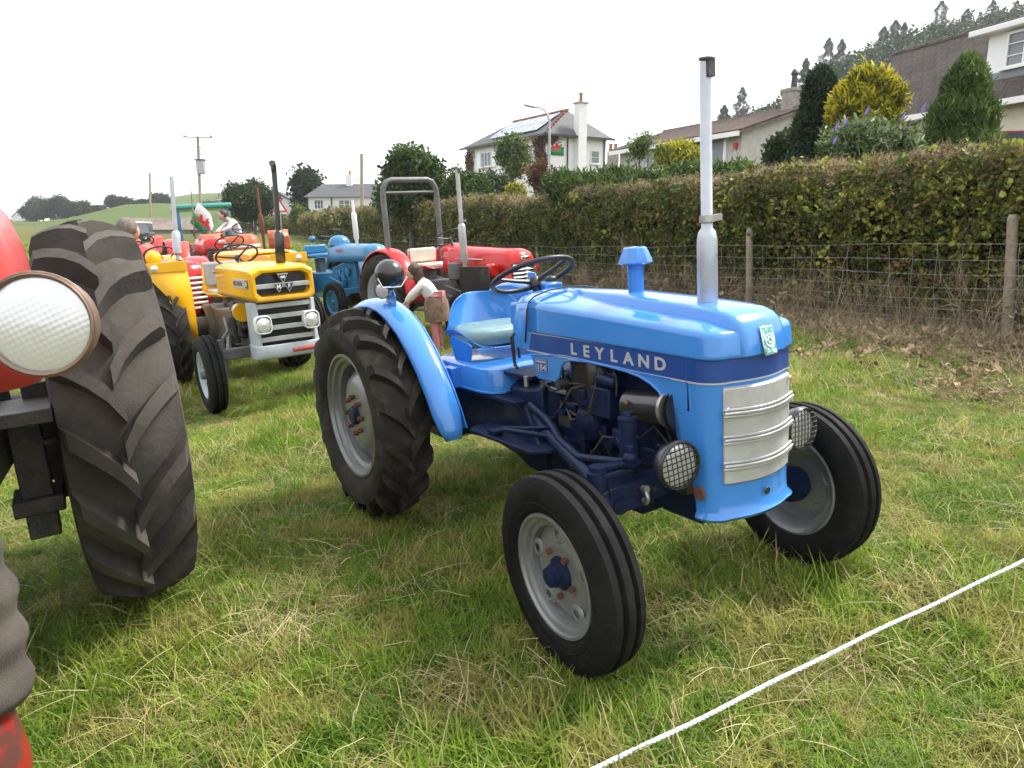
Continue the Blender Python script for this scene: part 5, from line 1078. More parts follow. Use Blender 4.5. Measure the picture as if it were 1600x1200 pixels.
for i in range(7):
    p = wpt((1305, 1318, 1375, 1440, 1302, 1352, 1408)[i], (205, 198, 232, 176, 226, 180, 190)[i], 11.2) - bud.location; MB().tube([p, p + Vector((.02, 0, .06)), p + Vector((.05, 0, .13))], [.012, .022, .004], 7).build('flower_spike', PUR, bud, smooth=60)
mc = clumps('mid', LMID, LDARK, l=.10, wd=.055, n=28, rad=.25); dk = clumps('dark', LDARK, LDARK, l=.09, wd=.05, n=28, rad=.22); lt = clumps('light', LLIGHT, LMID, l=.10, wd=.05, n=22, rad=.28); jc = clumps('juniper', LJUN, LDARK, l=.16, wd=.035, n=30, rad=.22, up=.9); gs = clumps('goldsmall', LGOLD, LLIGHT, l=.12, wd=.04, n=26, rad=.2, up=1.0)
tree_px('evergreen_bush', 'rounded dark evergreen bush at the end of the bungalow', 'bush', 1230, 16, 192, 80, dk, 620, 1.0, ybot=262, blobs=8, seed=8)
for (px, y, w_, D, lab, sd) in ((900, 262, 120, 17, 'spreading green juniper below the lamp post', 1), (985, 252, 130, 16, 'spreading green juniper between lamp post and golden shrub', 2), (1075, 250, 120, 15.5, 'spreading green juniper under the golden shrub', 3), (1150, 246, 110, 15, 'light green juniper in front of the grey garage door', 4)):
    tree_px('juniper', lab, 'shrub', px, D, y, w_, jc, 520, 1.0, ybot=318, blobs=9, seed=sd, r0=.3, dep=1.0)
tree_px('golden_shrub', 'golden yellow shrub in front of the bungalow roof', 'shrub', 1062, 19.5, 216, 92, gs, 480, 1.1, ybot=262, blobs=9, seed=4)
tree_px('sapling', 'thin airy sapling between white house and bungalow', 'tree', 1003, 26, 200, 50, lt, 60, 1.1, ybot=250, blobs=5, seed=4)
tree_px('birch_tree', 'light green young tree in front of the solar roof house', 'tree', 800, 38, 206, 66, lt, 420, 1.7, ybot=275, blobs=10, seed=6)
tree_px('rusty_shrub', 'rusty brown shrub at the foot of the lamp post', 'shrub', 848, 31, 250, 50, clumps('rust', LRUST, LHB, l=.1, wd=.05), 160, 1.4, ybot=292, blobs=6, seed=2)
tree_px('dark_bush', 'dark clipped bush below the white house windows', 'bush', 770, 34, 262, 90, dk, 420, 1.7, ybot=305, blobs=8, seed=2)
tree_px('broadleaf_tree', 'big leafy green tree seen through the roll bar', 'tree', 640, 27, 219, 122, mc, 1500, 1.5, ybot=335, blobs=14, seed=12, r0=.27)
tree_px('leafy_bush', 'rounded green bush left below the white house', 'bush', 728, 26, 262, 92, mc, 560, 1.4, ybot=330, blobs=9, seed=13)
tree_px('yellow_bush', 'small yellowish bush peeping over the hedge', 'bush', 805, 22, 282, 42, gs, 150, 1.0, ybot=315, blobs=5, seed=14)
tree_px('broadleaf_tree', 'wide spreading dark tree beyond the orange tractor', 'tree', 393, 58, 274, 98, dk, 900, 2.6, ybot=342, blobs=13, seed=15, r0=.27)
tree_px('pine_tree', 'tall layered pine behind the black exhaust', 'tree', 478, 72, 252, 64, clumps('far', LFAR), 150, .95, ybot=335, blobs=13, seed=16, r0=.24)
tree_px('green_bush', 'bright green bush by the road sign', 'bush', 466, 52, 320, 34, lt, 90, 1.8, ybot=345, blobs=5, seed=17)
# ------------------------------------------------------------------ buildings
RENDER = mat('white_render', (.74, .74, .73), (.80, .80, .79), scale=3, rough=.85, c3=(.6, .6, .57), s3=7, f3=.3, bump=.1, bscale=60)
SLATE = mat('slate', (.05, .054, .064), (.085, .088, .098), scale=8, rough=.7, c3=(.2, .18, .16), s3=14, f3=.3, bump=.4, bscale=30)
BRTILE = mat('brown_tile', (.055, .044, .039), (.098, .079, .07), scale=4, rough=.85, rnd=.18, c3=(.12, .10, .07), s3=9, f3=.3, bump=.3, bscale=30)
PKTILE = mat('pink_brown_tile', (.14, .105, .09), (.20, .155, .13), scale=3, rough=.85, rnd=.1, bump=.2)
TERRA = mat('terracotta', (.32, .12, .07), (.42, .18, .10), scale=8, rough=.8); UPVC = mat('white_upvc', (.80, .80, .80), rough=.35); WINGL = mat('window_glass', (.10, .12, .14), (.16, .18, .2), scale=1.5, rough=.06, spec=.8)
STONE = mat('grey_stone', (.22, .20, .17), (.34, .31, .27), scale=8, rough=.9, c3=(.45, .42, .36), s3=14, f3=.4, bump=.4); SOLAR = mat('solar_cell', (.16, .19, .25), (.22, .25, .31), scale=2, rough=.35, coat=.3, spec=.5); GARAGE = mat('grey_door', (.22, .25, .29), rough=.5); LEADG = mat('gutter_dark', (.03, .03, .032), rough=.4)
def frame_m(o, u, z=Vector((0, 0, 1))):
    "matrix with X along u (horizontal) and Z up"
    u = Vector((u[0], u[1], 0)).normalized(); v = Vector((-u.y, u.x, 0)); return Matrix(((u.x, v.x, 0, o[0]), (u.y, v.y, 0, o[1]), (0, 0, 1, o[2]), (0, 0, 0, 1)))
def window(par, x, y, z, w_, h, nx=2, ny=1, face=-1, m=UPVC, ax='x', fr=.05):
    "a window on a wall facing local -Y (ax x) or -X/+X (ax y)"
    e = sub(par, 'window', (x, y, z));
    if ax == 'y': e.rotation_euler = (0, 0, PI / 2 * face * -1 if face < 0 else PI / 2)
    MB().box((0, .02, 0), (w_, .03, h)).build('pane', WINGL, e)
    for q in (-1, 1): MB().box((q * (w_ / 2 - fr / 2), -.01, 0), (fr, .06, h)).build('frame_side', m, e); MB().box((0, -.012, q * (h / 2 - fr / 2)), (w_, .06, fr)).build('frame_rail', m, e)
    for i in range(1, nx): MB().box((-w_ / 2 + w_ * i / nx, -.008, 0), (fr * .8, .05, h)).build('mullion', m, e)
    for i in range(1, ny): MB().box((0, -.006, -h / 2 + h * i / ny), (w_, .045, fr * .45)).build('glazing_bar', m, e)
    MB().box((0, -.06, -h / 2 - .03), (w_ + .12, .14, .05)).build('sill', m, e); return e
# --- white house with solar panels: local X runs along the long wall away to the left, local -Y... wall faces the field
K = wpt(853, 262, 45); u = Vector((-.54, .84, 0)); L_, W_ = 9.6, 4.6; zE, zR = 7.0, 8.6
g0 = float(ground_h(K.x, K.y)) - .5
house = thing('house', 'white rendered house with slate roof and solar panels up on the bank', 'house', frame_m((K.x, K.y, 0), u))
# in this frame +X is along the long wall, the gable runs along -Y
b = MB(); b.box((L_ / 2, -W_ / 2, (zE + g0) / 2), (L_, W_, zE - g0)); b.build('wall', RENDER, house)
o_ = .35; rz = zR; h0, h1 = 1.1, L_ - 2.6; ym = -W_ / 2
rf = MB(); V = [(-o_, o_, zE - .1), (L_ + o_, o_, zE - .1), (L_ + o_, -W_ - o_, zE - .1), (-o_, -W_ - o_, zE - .1), (h0, ym, rz), (h1, ym, rz)]
rf.add(V, [(0, 1, 5, 4), (1, 2, 5), (2, 3, 4, 5), (3, 0, 4), (0, 3, 2, 1)]); rfo = rf.build('roof', SLATE, house, smooth=0)
for i in range(22):
    t = i / 21; MB().box((h0 + (h1 - h0) * t, ym, rz + .02), ((h1 - h0) / 21 * .92, .22, .1)).build('ridge_tile', TERRA, rfo)
for i in range(9):
    t = (i + .5) / 9; p = Vector(V[0]).lerp(Vector(V[4]), t); MB().box((p.x, p.y, p.z + .04), (.17, .17, .08)).build('hip_tile', TERRA, rfo)
MB().bar((-o_, o_ + .05, zE - .12), (L_ + o_, o_ + .05, zE - .12), .1, .12).build('gutter', LEADG, rfo); MB().bar((-o_ - .05, o_, zE - .12), (-o_ - .05, -W_ - o_, zE - .12), .1, .12).build('gutter', LEADG, rfo)
n_ = Vector((0, (zR - zE + .1), (W_ / 2 + o_))).normalized(); sl = Vector((0, -n_.z, n_.y))
for i in range(5):
    for j in range(2):
        c = Vector((1.75 + 1.08 * i + .55 * (1 - j) * .0, o_, zE - .1)) + sl * (.62 + 1.05 * j + .5) + n_ * .09; R = Matrix((Vector((1, 0, 0)), sl, n_)).transposed()
        MB().box(c, (1.03, 1.0, .04), R=R).build('solar_panel', SOLAR, rfo); 
for i in range(6): 
    c = Vector((1.75 + 1.08 * i - .54, o_, zE - .1)) + sl * 1.64 + n_ * .115; MB().box(c, (.05, 2.1, .03), R=Matrix((Vector((1, 0, 0)), sl, n_)).transposed()).build('panel_rail', UPVC, rfo)
for xx in (2.0, 6.9): 
    wn = window(house, xx, .03, 6.0, 1.35, .95, 3, 1); wn.rotation_euler = (0, 0, PI)
    for q in (-1, 1): MB().box((xx + q * .98, .04, 6.0), (.5, .05, 1.05)).build('shutter', UPVC, house)
wn = window(house, -.03, -3.7, 5.8, .7, .8, 1, 2); wn.rotation_euler = (0, 0, -PI / 2)
ch = sub(house, 'chimney', (-.25, -2.35, 0)); MB().box((0, 0, (g0 + 8.8) / 2), (.5, .62, 8.8 - g0)).build('stack', RENDER, ch); MB().box((0, 0, 8.83), (.62, .74, .08)).build('cap', STONE, ch); MB().lathe([(.11, 0), (.10, .45), (.13, .5), (.11, .55)], (0, 0, 8.87), (0, 0, 1), 14).build('pot', TERRA, ch)
for x, y in ((-.04, -1.55), (-.04, -4.4)): MB().cyl((x - .03, y, g0), (x - .03, y, zE - .1), .045, 8).build('drainpipe', LEADG, house)
cr_ = clumps('creeper', LRUST, LHB, l=.09, wd=.07, n=20, rad=.2)
P = [(random.uniform(-.05, 1.15) + .12 * math.sin(z * 3), .08, z) for z in np.linspace(g0 + 1, zE - .3, 260)] + [(-.08, -random.random() ** 2 * .9, random.uniform(zE - .55, zE - .25)) for _ in range(40)] + [(L_ - random.uniform(0, 1.0), .08, random.uniform(g0 + 1, zE - .4)) for _ in range(170)]
n = len(P); scatter('creeper', P, rng.uniform(-1, 1, (n, 3)), rng.uniform(.8, 1.4, n), rng.integers(0, 5, n), cr_, house)
# flag on the gable
FR = mat('flag_red', (.55, .02, .03), rough=.7); FG = mat('flag_green', (.01, .22, .09), (.015, .26, .11), scale=4, rough=.75); FW = mat('flag_white', (.8, .8, .8), rough=.75)
DRAGON = [(-.40, -.10), (-.30, -.02), (-.34, .10), (-.26, .20), (-.20, .10), (-.16, .02), (-.08, .05), (-.04, .22), (.06, .34), (.04, .18), (.16, .26), (.14, .12), (.24, .10), (.34, .20), (.42, .18), (.38, .10), (.32, .02), (.22, -.04), (.24, -.16), (.32, -.24), (.20, -.26), (.14, -.14), (.02, -.10), (-.06, -.14), (-.04, -.26), (-.16, -.28), (-.14, -.14), (-.26, -.16), (-.34, -.24), (-.46, -.22)]
def dragon_flag(label, M, w_, h, group=None, wave=.0):
    f = thing('flag', label, 'flag', M); f_ = lambda x, z: wave * math.sin(x * 4.2 / w_ + z * 1.3) * (x / w_)
    def panel(z0, z1, m, nm):
        b = MB(); b.loft([[(w_ * i / 10, f_(w_ * i / 10, z), z) for i in range(11)] for z in (z0, (z0 + z1) / 2, z1)], closed=False); o = b.build(nm, m, f, smooth=60); o.modifiers.new('s', 'SOLIDIFY').thickness = .006
    panel(-h / 2, 0, FG, 'green_half'); panel(0, h / 2, FW, 'white_half')
    b = MB(); cx = w_ * .5
    for s_ in (-1, 1):
        P = [(cx + x * w_ * .9, f_(cx + x * w_ * .9, z * h) + s_ * .008, z * h) for x, z in DRAGON]; b.add(P, [tuple(range(len(P)))])
    b.build('dragon', FR, f, smooth=0); return f
gx_ = Matrix(((0, 1, 0, 0), (-1, 0, 0, 0), (0, 0, 1, 0), (0, 0, 0, 1)))
dragon_flag('green and white dragon flag hung flat on the white gable', house.matrix_world @ Matrix.Translation((-.06, -.12, 6.25)) @ Matrix(((0, -1, 0, 0), (-1, 0, 0, 0), (0, 0, 1, 0), (0, 0, 0, 1))), 1.15, .95)
# --- slated white cottage
K2 = wpt(483, 336, 62); cot = thing('cottage', 'low white cottage with grey slate roof and white chimney', 'cottage', frame_m((K2.x, K2.y, K2.z - .6), (1, -.1)))
MB().box((3.6, 2, 1.05), (7.2, 4, 2.1)).build('wall', RENDER, cot)
rf = MB(); rf.add([(-.3, -.3, 2.05), (7.5, -.3, 2.05), (7.5, 4.3, 2.05), (-.3, 4.3, 2.05), (.6, 2, 3.2), (7.5, 2, 3.2)], [(0, 1, 5, 4), (1, 2, 5), (2, 3, 4, 5), (3, 0, 4), (0, 3, 2, 1)]); rf.build('roof', SLATE, cot, smooth=0)
MB().box((3.0, 2, 3.4), (.5, .7, 1.1)).build('chimney', RENDER, cot); MB().lathe([(.12, 0), (.1, .3), (.13, .34)], (3.0, 2, 3.95), (0, 0, 1), 10).build('chimney_pot', TERRA, cot)
for x in (.9, 3.3, 5.8): window(cot, x, -.02, 1.45, .8 if x != 3.3 else 1.4, .75, 3, 2)
MB().cyl((2.0, -.08, 0), (2.0, -.08, 2.0), .05, 8).build('drainpipe', LEADG, cot)
for (px, py, D, lab, s_) in ((36, 345, 205, 'tiny white farm building at the foot of the far trees', 1.0), (430, 336, 75, 'small cream gable end beside the road sign', .75)):
    K3 = wpt(px, py, D); t = thing('farm_building', lab, 'building', frame_m((K3.x - 3 * s_, K3.y, K3.z - 1.5), (1, .1))); MB().prism([(0, 0), (6 * s_, 0), (6 * s_, 2.6), (3 * s_, 5 * s_), (0, 2.6)], 0, 8, 'y').build('wall', RENDER, t, smooth=0)
    b = MB(); b.bar((-.2, 4, 2.5), (3 * s_, 4, 5 * s_ + .1), 8.4, .15); b.bar((6 * s_ + .2, 4, 2.5), (3 * s_, 4, 5 * s_ + .1), 8.4, .15); b.build('roof', SLATE, t, smooth=0)
K4 = wpt(180, 357, 62); t = thing('barn', 'long low barn with mauve brown roof beyond the dark green off-roader', 'barn', frame_m((K4.x, K4.y, K4.z - 1.9), (1, .12))); MB().box((3.0, 2.5, .9), (6.0, 5, 1.8)).build('wall', STONE, t)
b = MB(); b.prism([(-.3, 0), (2.5, 1.0), (5.3, 0)], -.3, 6.4, 'x'); o = b.build('roof', PKTILE, t, smooth=0); o.location = (0, 0, 1.8)
# --- bungalow
RD = Vector((10.2, 27.0)); dv = Vector((-.45, .893)); nv = Vector((-.893, -.45)); zr, ze = 5.65, 4.72
bun = thing('bungalow', 'bungalow with pinkish brown tiled roof and grey garage door', 'bungalow', frame_m((RD.x, RD.y, 0), (dv.x, dv.y)))
# local X along ridge away from us, local +Y = left of it (towards the field)
LB = 7.4; DB = 2.9; gB = float(ground_h(RD.x, RD.y)) - .4
BWALL = mat('pale_grey_wall', (.46, .45, .42), (.56, .55, .52), scale=5, rough=.9, bump=.2)
MB().prism([(-DB + .4, gB), (DB - .4, gB), (DB - .4, ze + .12), (0, zr - .12), (-DB + .4, ze + .12)], .2, LB, 'x').build('wall', BWALL, bun, smooth=0)
rfb = MB().prism([(-DB, ze - .02), (0, zr - .04), (DB, ze - .02), (DB, ze - .1), (0, zr - .14), (-DB, ze - .1)], -.1, LB + .2, 'x').build('roof', PKTILE, bun, smooth=0)
sl = Vector((0, -DB, zr - ze)).normalized(); n_ = Vector((0, zr - ze, DB)).normalized(); Ls = math.hypot(DB, zr - ze); nC = 15
for j in range(nC):
    for sd in (1, -1):
        s2 = Vector((0, sl.y * sd, sl.z)); n2 = Vector((0, n_.y * sd, n_.z)); c = Vector((LB / 2 + .05, DB * sd, ze)) + s2 * (Ls * (j + .5) / nC) + n2 * .02
        MB().box(c, (LB + .36, Ls / nC * 1.12, .035), R=Matrix((Vector((1, 0, 0)), s2, n2)).transposed() @ Matrix.Rotation(-.09, 3, 'X')).build('tile_course', PKTILE, rfb, smooth=0)
MB().bar((-.1, 0, zr + .03), (LB + .2, 0, zr + .03), .22, .1).build('ridge', PKTILE, rfb); MB().bar((-.1, DB + .02, ze - .1), (LB + .2, DB + .02, ze - .1), .06, .16).build('fascia', UPVC, rfb)
MB().box((2.6, DB - .38, ze - .75), (3.2, .05, 1.2)).build('garage_door', GARAGE, bun); MB().box((2.6, DB - .36, ze - .06), (3.6, .08, .16)).build('door_lintel', UPVC, bun); MB().box((.92, DB - .36, ze - .8), (.12, .08, 1.4)).build('door_post', UPVC, bun)
wn = window(bun, 5.0, DB - .36, ze - .6, .9, .7, 2, 1); wn.rotation_euler = (0, 0, PI)
MB().box((.4, DB - .33, ze - .45), (.13, .1, .2)).build('alarm_box', mat('alarm_red', (.6, .03, .03), rough=.4), bun)
ch = sub(bun, 'chimney', (.5, -.1, zr - .3)); MB().box((0, 0, .35), (.5, .62, 1.1)).build('stack', STONE, ch); MB().box((0, 0, .95), (.6, .7, .1)).build('cap', STONE, ch); MB().lathe([(.12, 0), (.1, .45), (.15, .5), (.1, .62), (.03, .68)], (0, 0, 1.0), (0, 0, 1), 12).build('cowl', LEADG, ch)
b = MB(); b.cyl((.1, 0, 1.2), (.1, -1.0, 1.25), .012, 6)
for i in range(6): b.cyl((-.15, -.2 - i * .15, 1.22), (.35, -.2 - i * .15, 1.22), .008, 5)
b.build('aerial', STEEL, ch)
cs = wpt(958, 238, 40); t = thing('chimney', 'short stone chimney with two clay pots between house and bungalow', 'chimney', Vector((cs.x, cs.y, cs.z - 2.2))); MB().box((0, 0, 1.1), (.55, .5, 2.3)).build('stack', STONE, t)
for q in (-.13, .13): MB().lathe([(.1, 0), (.085, .35), (.11, .42)], (q, 0, 2.2), (0, 0, 1), 10).build('pot', TERRA, t)
# --- tiled house on the right
R0 = Vector((11.8, 24.0)); dv = Vector((.316, -.949)); zr, ze, DH = 6.7, 4.42, 2.2
hs = thing('house', 'house with steep dark brown tiled roof and white framed dormer', 'house', frame_m((R0.x, R0.y, 0), (dv.x, dv.y)))
# local X along ridge towards the camera, local -Y towards the field
LH_ = 13.0; gH = float(ground_h(R0.x, R0.y)) - .6
MB().box((LH_ / 2, .7, (gH + ze) / 2), (LH_ - .4, 2 * DH + .8, ze - gH)).build('wall', mat('cream_render', (.62, .58, .47), (.7, .66, .56), scale=4, rough=.9), hs)
rfh = MB().prism([(-DH, ze), (0, zr), (DH + 2, ze), (DH + 2, ze - .08), (0, zr - .1), (-DH, ze - .08)], 0, LH_, 'x').build('roof', BRTILE, hs, smooth=0)
sl = Vector((0, DH, zr - ze)); Ls = sl.length; sl.normalize(); n_ = Vector((0, -(zr - ze), DH)).normalized(); RR_ = Matrix((Vector((1, 0, 0)), sl, n_)).transposed()
tw, tg = .40, .29; nr_ = int(Ls / tg) + 1; cnt = 0
tm_ = MB(); tm_.box((0, 0, 0), (tw * .965, tg * 1.22, .034)); tme = tm_.mesh('roof_tile', 0); tme.materials.append(BRTILE)
DX0, DX1, DZ0, DZ1 = 4.6, 10.2, 5.12, 6.1
stf = MB()
for j in range(nr_):
    for i in range(int(LH_ / tw)):
        c = Vector((tw * (i + .5 + (.5 if j % 2 else 0)), -DH, ze)) + sl * (tg * (j + .5)) + n_ * (.03 + random.uniform(-.004, .004))
        if c.x > LH_ - .2: continue
        if DX0 - .1 < c.x < DX1 and c.z > DZ0 - .02 and c.z < DZ1: continue
        M = RR_ @ Matrix.Rotation(.11, 3, 'X')
        if c.x < 9.6 and cnt < 290:
            o = bpy.data.objects.new('roof_tile', tme); COL.objects.link(o); o.parent = rfh; o.matrix_local = Matrix.Translation(c) @ M.to_4x4(); cnt += 1
        else: stf.box(c, (tw * .965, tg * 1.22, .034), R=M)
o = stf.build('roof_tiles', BRTILE, rfh, smooth=0); o['kind'] = 'stuff'
for i in range(30): MB().cyl((i * .43, 0, zr - .01), (i * .43 + .41, 0, zr + .01), .11, 8).build('ridge_tile', BRTILE, rfh)
MB().bar((0, -DH - .06, ze - .06), (LH_, -DH - .06, ze - .06), .12, .14).build('gutter', UPVC, rfh)
dm = sub(hs, 'dormer'); yF = -DH * .70
MB().box(((DX0 + DX1) / 2, yF / 2 + .1, (DZ0 + DZ1) / 2), (DX1 - DX0, -yF + .2 + .2, DZ1 - DZ0)).build('dormer_box', UPVC, dm); MB().box(((DX0 + DX1) / 2 - .1, yF / 2 - .02, DZ1 + .06), (DX1 - DX0 + .5, -yF + .75, .14)).build('dormer_fascia', UPVC, dm, bevel=.02)
MB().box(((DX0 + DX1) / 2, yF - .12, DZ0 - .06), (DX1 - DX0, .1, .22)).build('lead_apron', mat('lead', (.2, .23, .25), rough=.5), dm)
for i in range(4): window(dm, 5.6 + .95 * i, yF - .14, (DZ0 + DZ1) / 2 + .02, .93, .8, 2, 3)
for i in range(4): window(hs, 5.6 + .95 * i, -DH + .46 - .1, ze - .85, .93, 1.2, 2, 3)
# ------------------------------------------------------------------ poles, lamp post, sign
POLE = mat('pole_wood', (.26, .22, .17), (.36, .32, .26), scale=5, rough=.9); GALV = mat('galvanised', (.34, .36, .37), (.44, .46, .47), scale=6, rough=.45, metal=.4)
def pole(label, px, ytop, ybot, D, r, lean=0):
    a = wpt(px + lean, ybot, D); c = wpt(px, ytop, D); t = thing('utility_pole', label, 'pole', Vector((a.x, a.y, min(a.z, gz(a))))); d = c - t.location
    MB().tube([(0, 0, -.5), d * .5, d], [r * 1.2, r * 1.1, r], 10).build('shaft', POLE, t); return t, d
t, d = pole('wooden pole with crossarm and grey transformer above the flag', 309, 213, 345, 66, .12, 4)
MB().bar(d + Vector((-1.2, 0, -.05)), d + Vector((1.2, 0, -.12)), .1, .1).build('crossarm', GALV, t)
for q in (-1.15, 1.15): MB().ball(d + Vector((q, 0, .02)), .13, 10, 8).build('insulator', GALV, t)
bz = d + Vector((.12, -.2, -2.6)); MB().box(bz, (.66, .5, 1.15)).build('transformer', GALV, t, bevel=.05); MB().box(bz + Vector((0, 0, .62)), (.8, .6, .1)).build('transformer_lid', mat('dark_grey', (.08, .08, .09), rough=.6), t)
for i in range(3): MB().cyl(d + Vector((0, 0, -.9 - .3 * i)), d + Vector((.4, -.1, -.95 - .3 * i)), .04, 6).build('fuse_arm', GALV, t)
pole('thin bare wooden pole on the far pasture', 234, 270, 345, 90, .12)
t, d = pole('wooden pole rising behind the white cottage', 565, 240, 330, 58, .12); MB().bar(d + Vector((-.7, 0, -1.9)), d + Vector((0, 0, -1.9)), .06, .06).build('bracket', GALV, t)
a = wpt(858, 282, 30); a.z = gz(a) if gz(a) < a.z else a.z - .5; t = thing('street_lamp', 'curved grey street lamp in front of the white house', 'street lamp', a); top = wpt(858, 190, 30) - a
MB().tube([(0, 0, -.2), (0, 0, 1.0), (0, 0, top.z - .1), (-.05, 0, top.z + .2), (-.2, 0, top.z + .42), (-.4, 0, top.z + .52), (-.55, 0, top.z + .54)], [.07, .06, .045, .04, .035, .03, .03], 10).build('column', GALV, t, smooth=60)
MB().loft([[(x, y * w_, top.z + z0 + zz * h) for y, zz in ((-1, 0), (-.7, .8), (0, 1), (.7, .8), (1, 0), (.6, -.7), (-.6, -.7))] for x, w_, h, z0 in ((-.5, .06, .05, .54), (-.65, .11, .08, .56), (-.95, .11, .07, .62), (-1.05, .05, .03, .64))]).build('lantern', WHITE, t, smooth=50)
p = wpt(438, 335, 50); t = thing('road_sign', 'red bordered white triangular road sign beside the cream gable', 'road sign', Vector((p.x, p.y, p.z - 1.2))); MB().cyl((0, .03, -.5), (0, .03, 2.0), .04, 8).build('post', GALV, t)
MB().prism([(-.52, 1.35), (.52, 1.35), (0, 2.25)], -.03, -.01, 'y').build('red_triangle', FR, t, smooth=0); MB().prism([(-.34, 1.45), (.34, 1.45), (0, 2.03)], -.035, -.032, 'y').build('white_field', FW, t, smooth=0)
# ------------------------------------------------------------------ vehicles in the distance
def wheelset(t, pts, r, w_):
    for p in pts:
        e = sub(t, 'wheel', p); MB().lathe([(r * .6, -w_ / 2), (r * .95, -w_ / 2), (r, -w_ * .3), (r, w_ * .3), (r * .95, w_ / 2), (r * .6, w_ / 2)], (0, 0, 0), (0, 1, 0), 20).build('tyre', RUB, e); MB().lathe([(0, -w_ * .4), (r * .55, -w_ * .35), (r * .62, -w_ * .5)], (0, 0, 0), (0, 1, 0), 16).build('rim', GALV, e)
OGRN = paint('dark_green', (.02, .045, .025)); p = wpt(212, 352, 44)
t = thing('off_roader', 'dark green off-roader with white roof parked beyond the tractors', 'car', Matrix.Translation((p.x, p.y, p.z - 1.55)) @ Matrix.Rotation(-1.25, 4, 'Z'))
MB().box((-.4, 0, .82), (2.2, 1.6, .6)).build('body', OGRN, t, bevel=.04); MB().box((1.15, 0, .85), (1.1, 1.15, .5)).build('bonnet', OGRN, t, bevel=.05); wheelset(t, [(1.15, -.7, .38), (1.15, .7, .38), (-1.05, -.7, .38), (-1.05, .7, .38)], .38, .2)
for s_ in (-1, 1): MB().box((1.15, s_ * .68, .9), (1.0, .3, .14)).build('wing', OGRN, t, bevel=.04); MB().cyl((1.62, s_ * .68, .85), (1.7, s_ * .68, .85), .09, 14).build('headlight', LENSF, t)
MB().loft([[(x, y, z) for x, y in ((x0, -.74 * k), (x1, -.74 * k), (x1, .74 * k), (x0, .74 * k))] for x0, x1, z, k in ((-1.48, .6, 1.12, 1), (-1.45, .42, 1.66, .94))]).build('cabin_glass', WINGL, t, smooth=0); MB().box((-.52, 0, 1.70), (1.98, 1.42, .1)).build('roof', WHITE, t, bevel=.05); MB().box((1.72, 0, .8), (.03, .6, .4)).build('grille', BLACKP, t); MB().box((1.8, 0, .55), (.1, 1.5, .14)).build('bumper', GALV, t)
for x, y in ((.5, -.71), (.5, .71), (-.5, -.72), (-.5, .72)): MB().bar((x, y, 1.12), (x - .1, y * .95, 1.68), .06, .06).build('pillar', OGRN, t)
PNK = paint('car_red', (.42, .03, .05)); p = wpt(1612, 204, 13.2); t = thing('parked_car', 'red car peeping over the hedge by the tiled roof house', 'car', Matrix.Translation((p.x, p.y, p.z - 1.45)) @ Matrix.Rotation(-1.2, 4, 'Z'))
b = MB(); b.loft([[(x, y * w_, z) for y, z in ((-1, z0), (1, z0), (1, zm), (.9, z1), (-.9, z1), (-1, zm))] for x, w_, z0, zm, z1 in ((-1.9, .7, .35, .6, .75), (-1.7, .8, .25, .7, .88), (0, .84, .22, .75, .92), (1.2, .8, .22, .65, .82), (1.85, .68, .3, .5, .6))]); b.build('body', PNK, t, smooth=30, bevel=.03)
b = MB(); b.loft([[(x, y * w_, z) for y in (-1, 1)] for x, w_, z in ((-1.6, .72, .9), (-1.2, .62, 1.32), (-.5, .62, 1.40), (.3, .62, 1.36), (1.0, .72, .88))], closed=False); b.build('glazing', WINGL, t, smooth=0); MB().loft([[(x, y * .63, z) for y in (-1, 0, 1)] for x, z in ((-1.3, 1.3), (-.9, 1.41), (-.3, 1.44), (.3, 1.39))], closed=False).build('roof', PNK, t).modifiers.new('s', 'SOLIDIFY').thickness = .04
for s_ in (-1, 1): MB().prism([(-1.6, .9), (-1.2, 1.32), (-.5, 1.40), (.3, 1.36), (1.0, .88)], s_ * .66, s_ * .67, 'y').build('side_glass', WINGL, t, smooth=0)
wheelset(t, [(1.15, -.72, .3), (1.15, .72, .3), (-1.15, -.72, .3), (-1.15, .72, .3)], .3, .18)
# flag on the red tractor
fl = at_field(-7.35, 18.0, -.55, 1.95); dragon_flag('waving dragon flag on a stick among the far tractors', fl @ Matrix.Rotation(.75, 4, 'Y'), 0.85, .6, wave=.14)
f = bpy.data.objects[-1] if False else None
t = thing('flag_stick', 'pale stick carrying the waving dragon flag', 'stick', at_field(-7.35, 18.02, 0, .95)); MB().tube([(-.1, 0, .2), (0, .0, 1.5)], .016, 8).build('shaft', WOOD, t)
# ------------------------------------------------------------------ people
def skin_mesh(name, J, m, par, sub_=1):
    "J: list of (pos, radius, parent index)"
    bm = bmesh.new(); ly = bm.verts.layers.skin.verify(); vs = []
    for i, (p, r, q) in enumerate(J):
        v = bm.verts.new(p); v[ly].radius = (r, r) if not hasattr(r, '__len__') else r; v[ly].use_root = (i == 0); vs.append(v)
        if q is not None: bm.edges.new((vs[q], v))
    me = bpy.data.meshes.new(name); bm.to_mesh(me); bm.free(); o = ob(name, me, m, par); o.modifiers.new('skin', 'SKIN').use_smooth_shade = True; s = o.modifiers.new('sub', 'SUBSURF'); s.levels = sub_; s.render_levels = 2; return o
SKINM = mat('skin', (.50, .30, .22), (.56, .35, .26), scale=20, rough=.5)
def arm(J, sh, el, wr, r, ps):
    i = len(J); J += [(sh, r, ps), (el, r * .85, i), (wr, r * .65, i + 1), (Vector(wr) + (Vector(wr) - Vector(el)).normalized() * .08, r * .6, i + 2)]
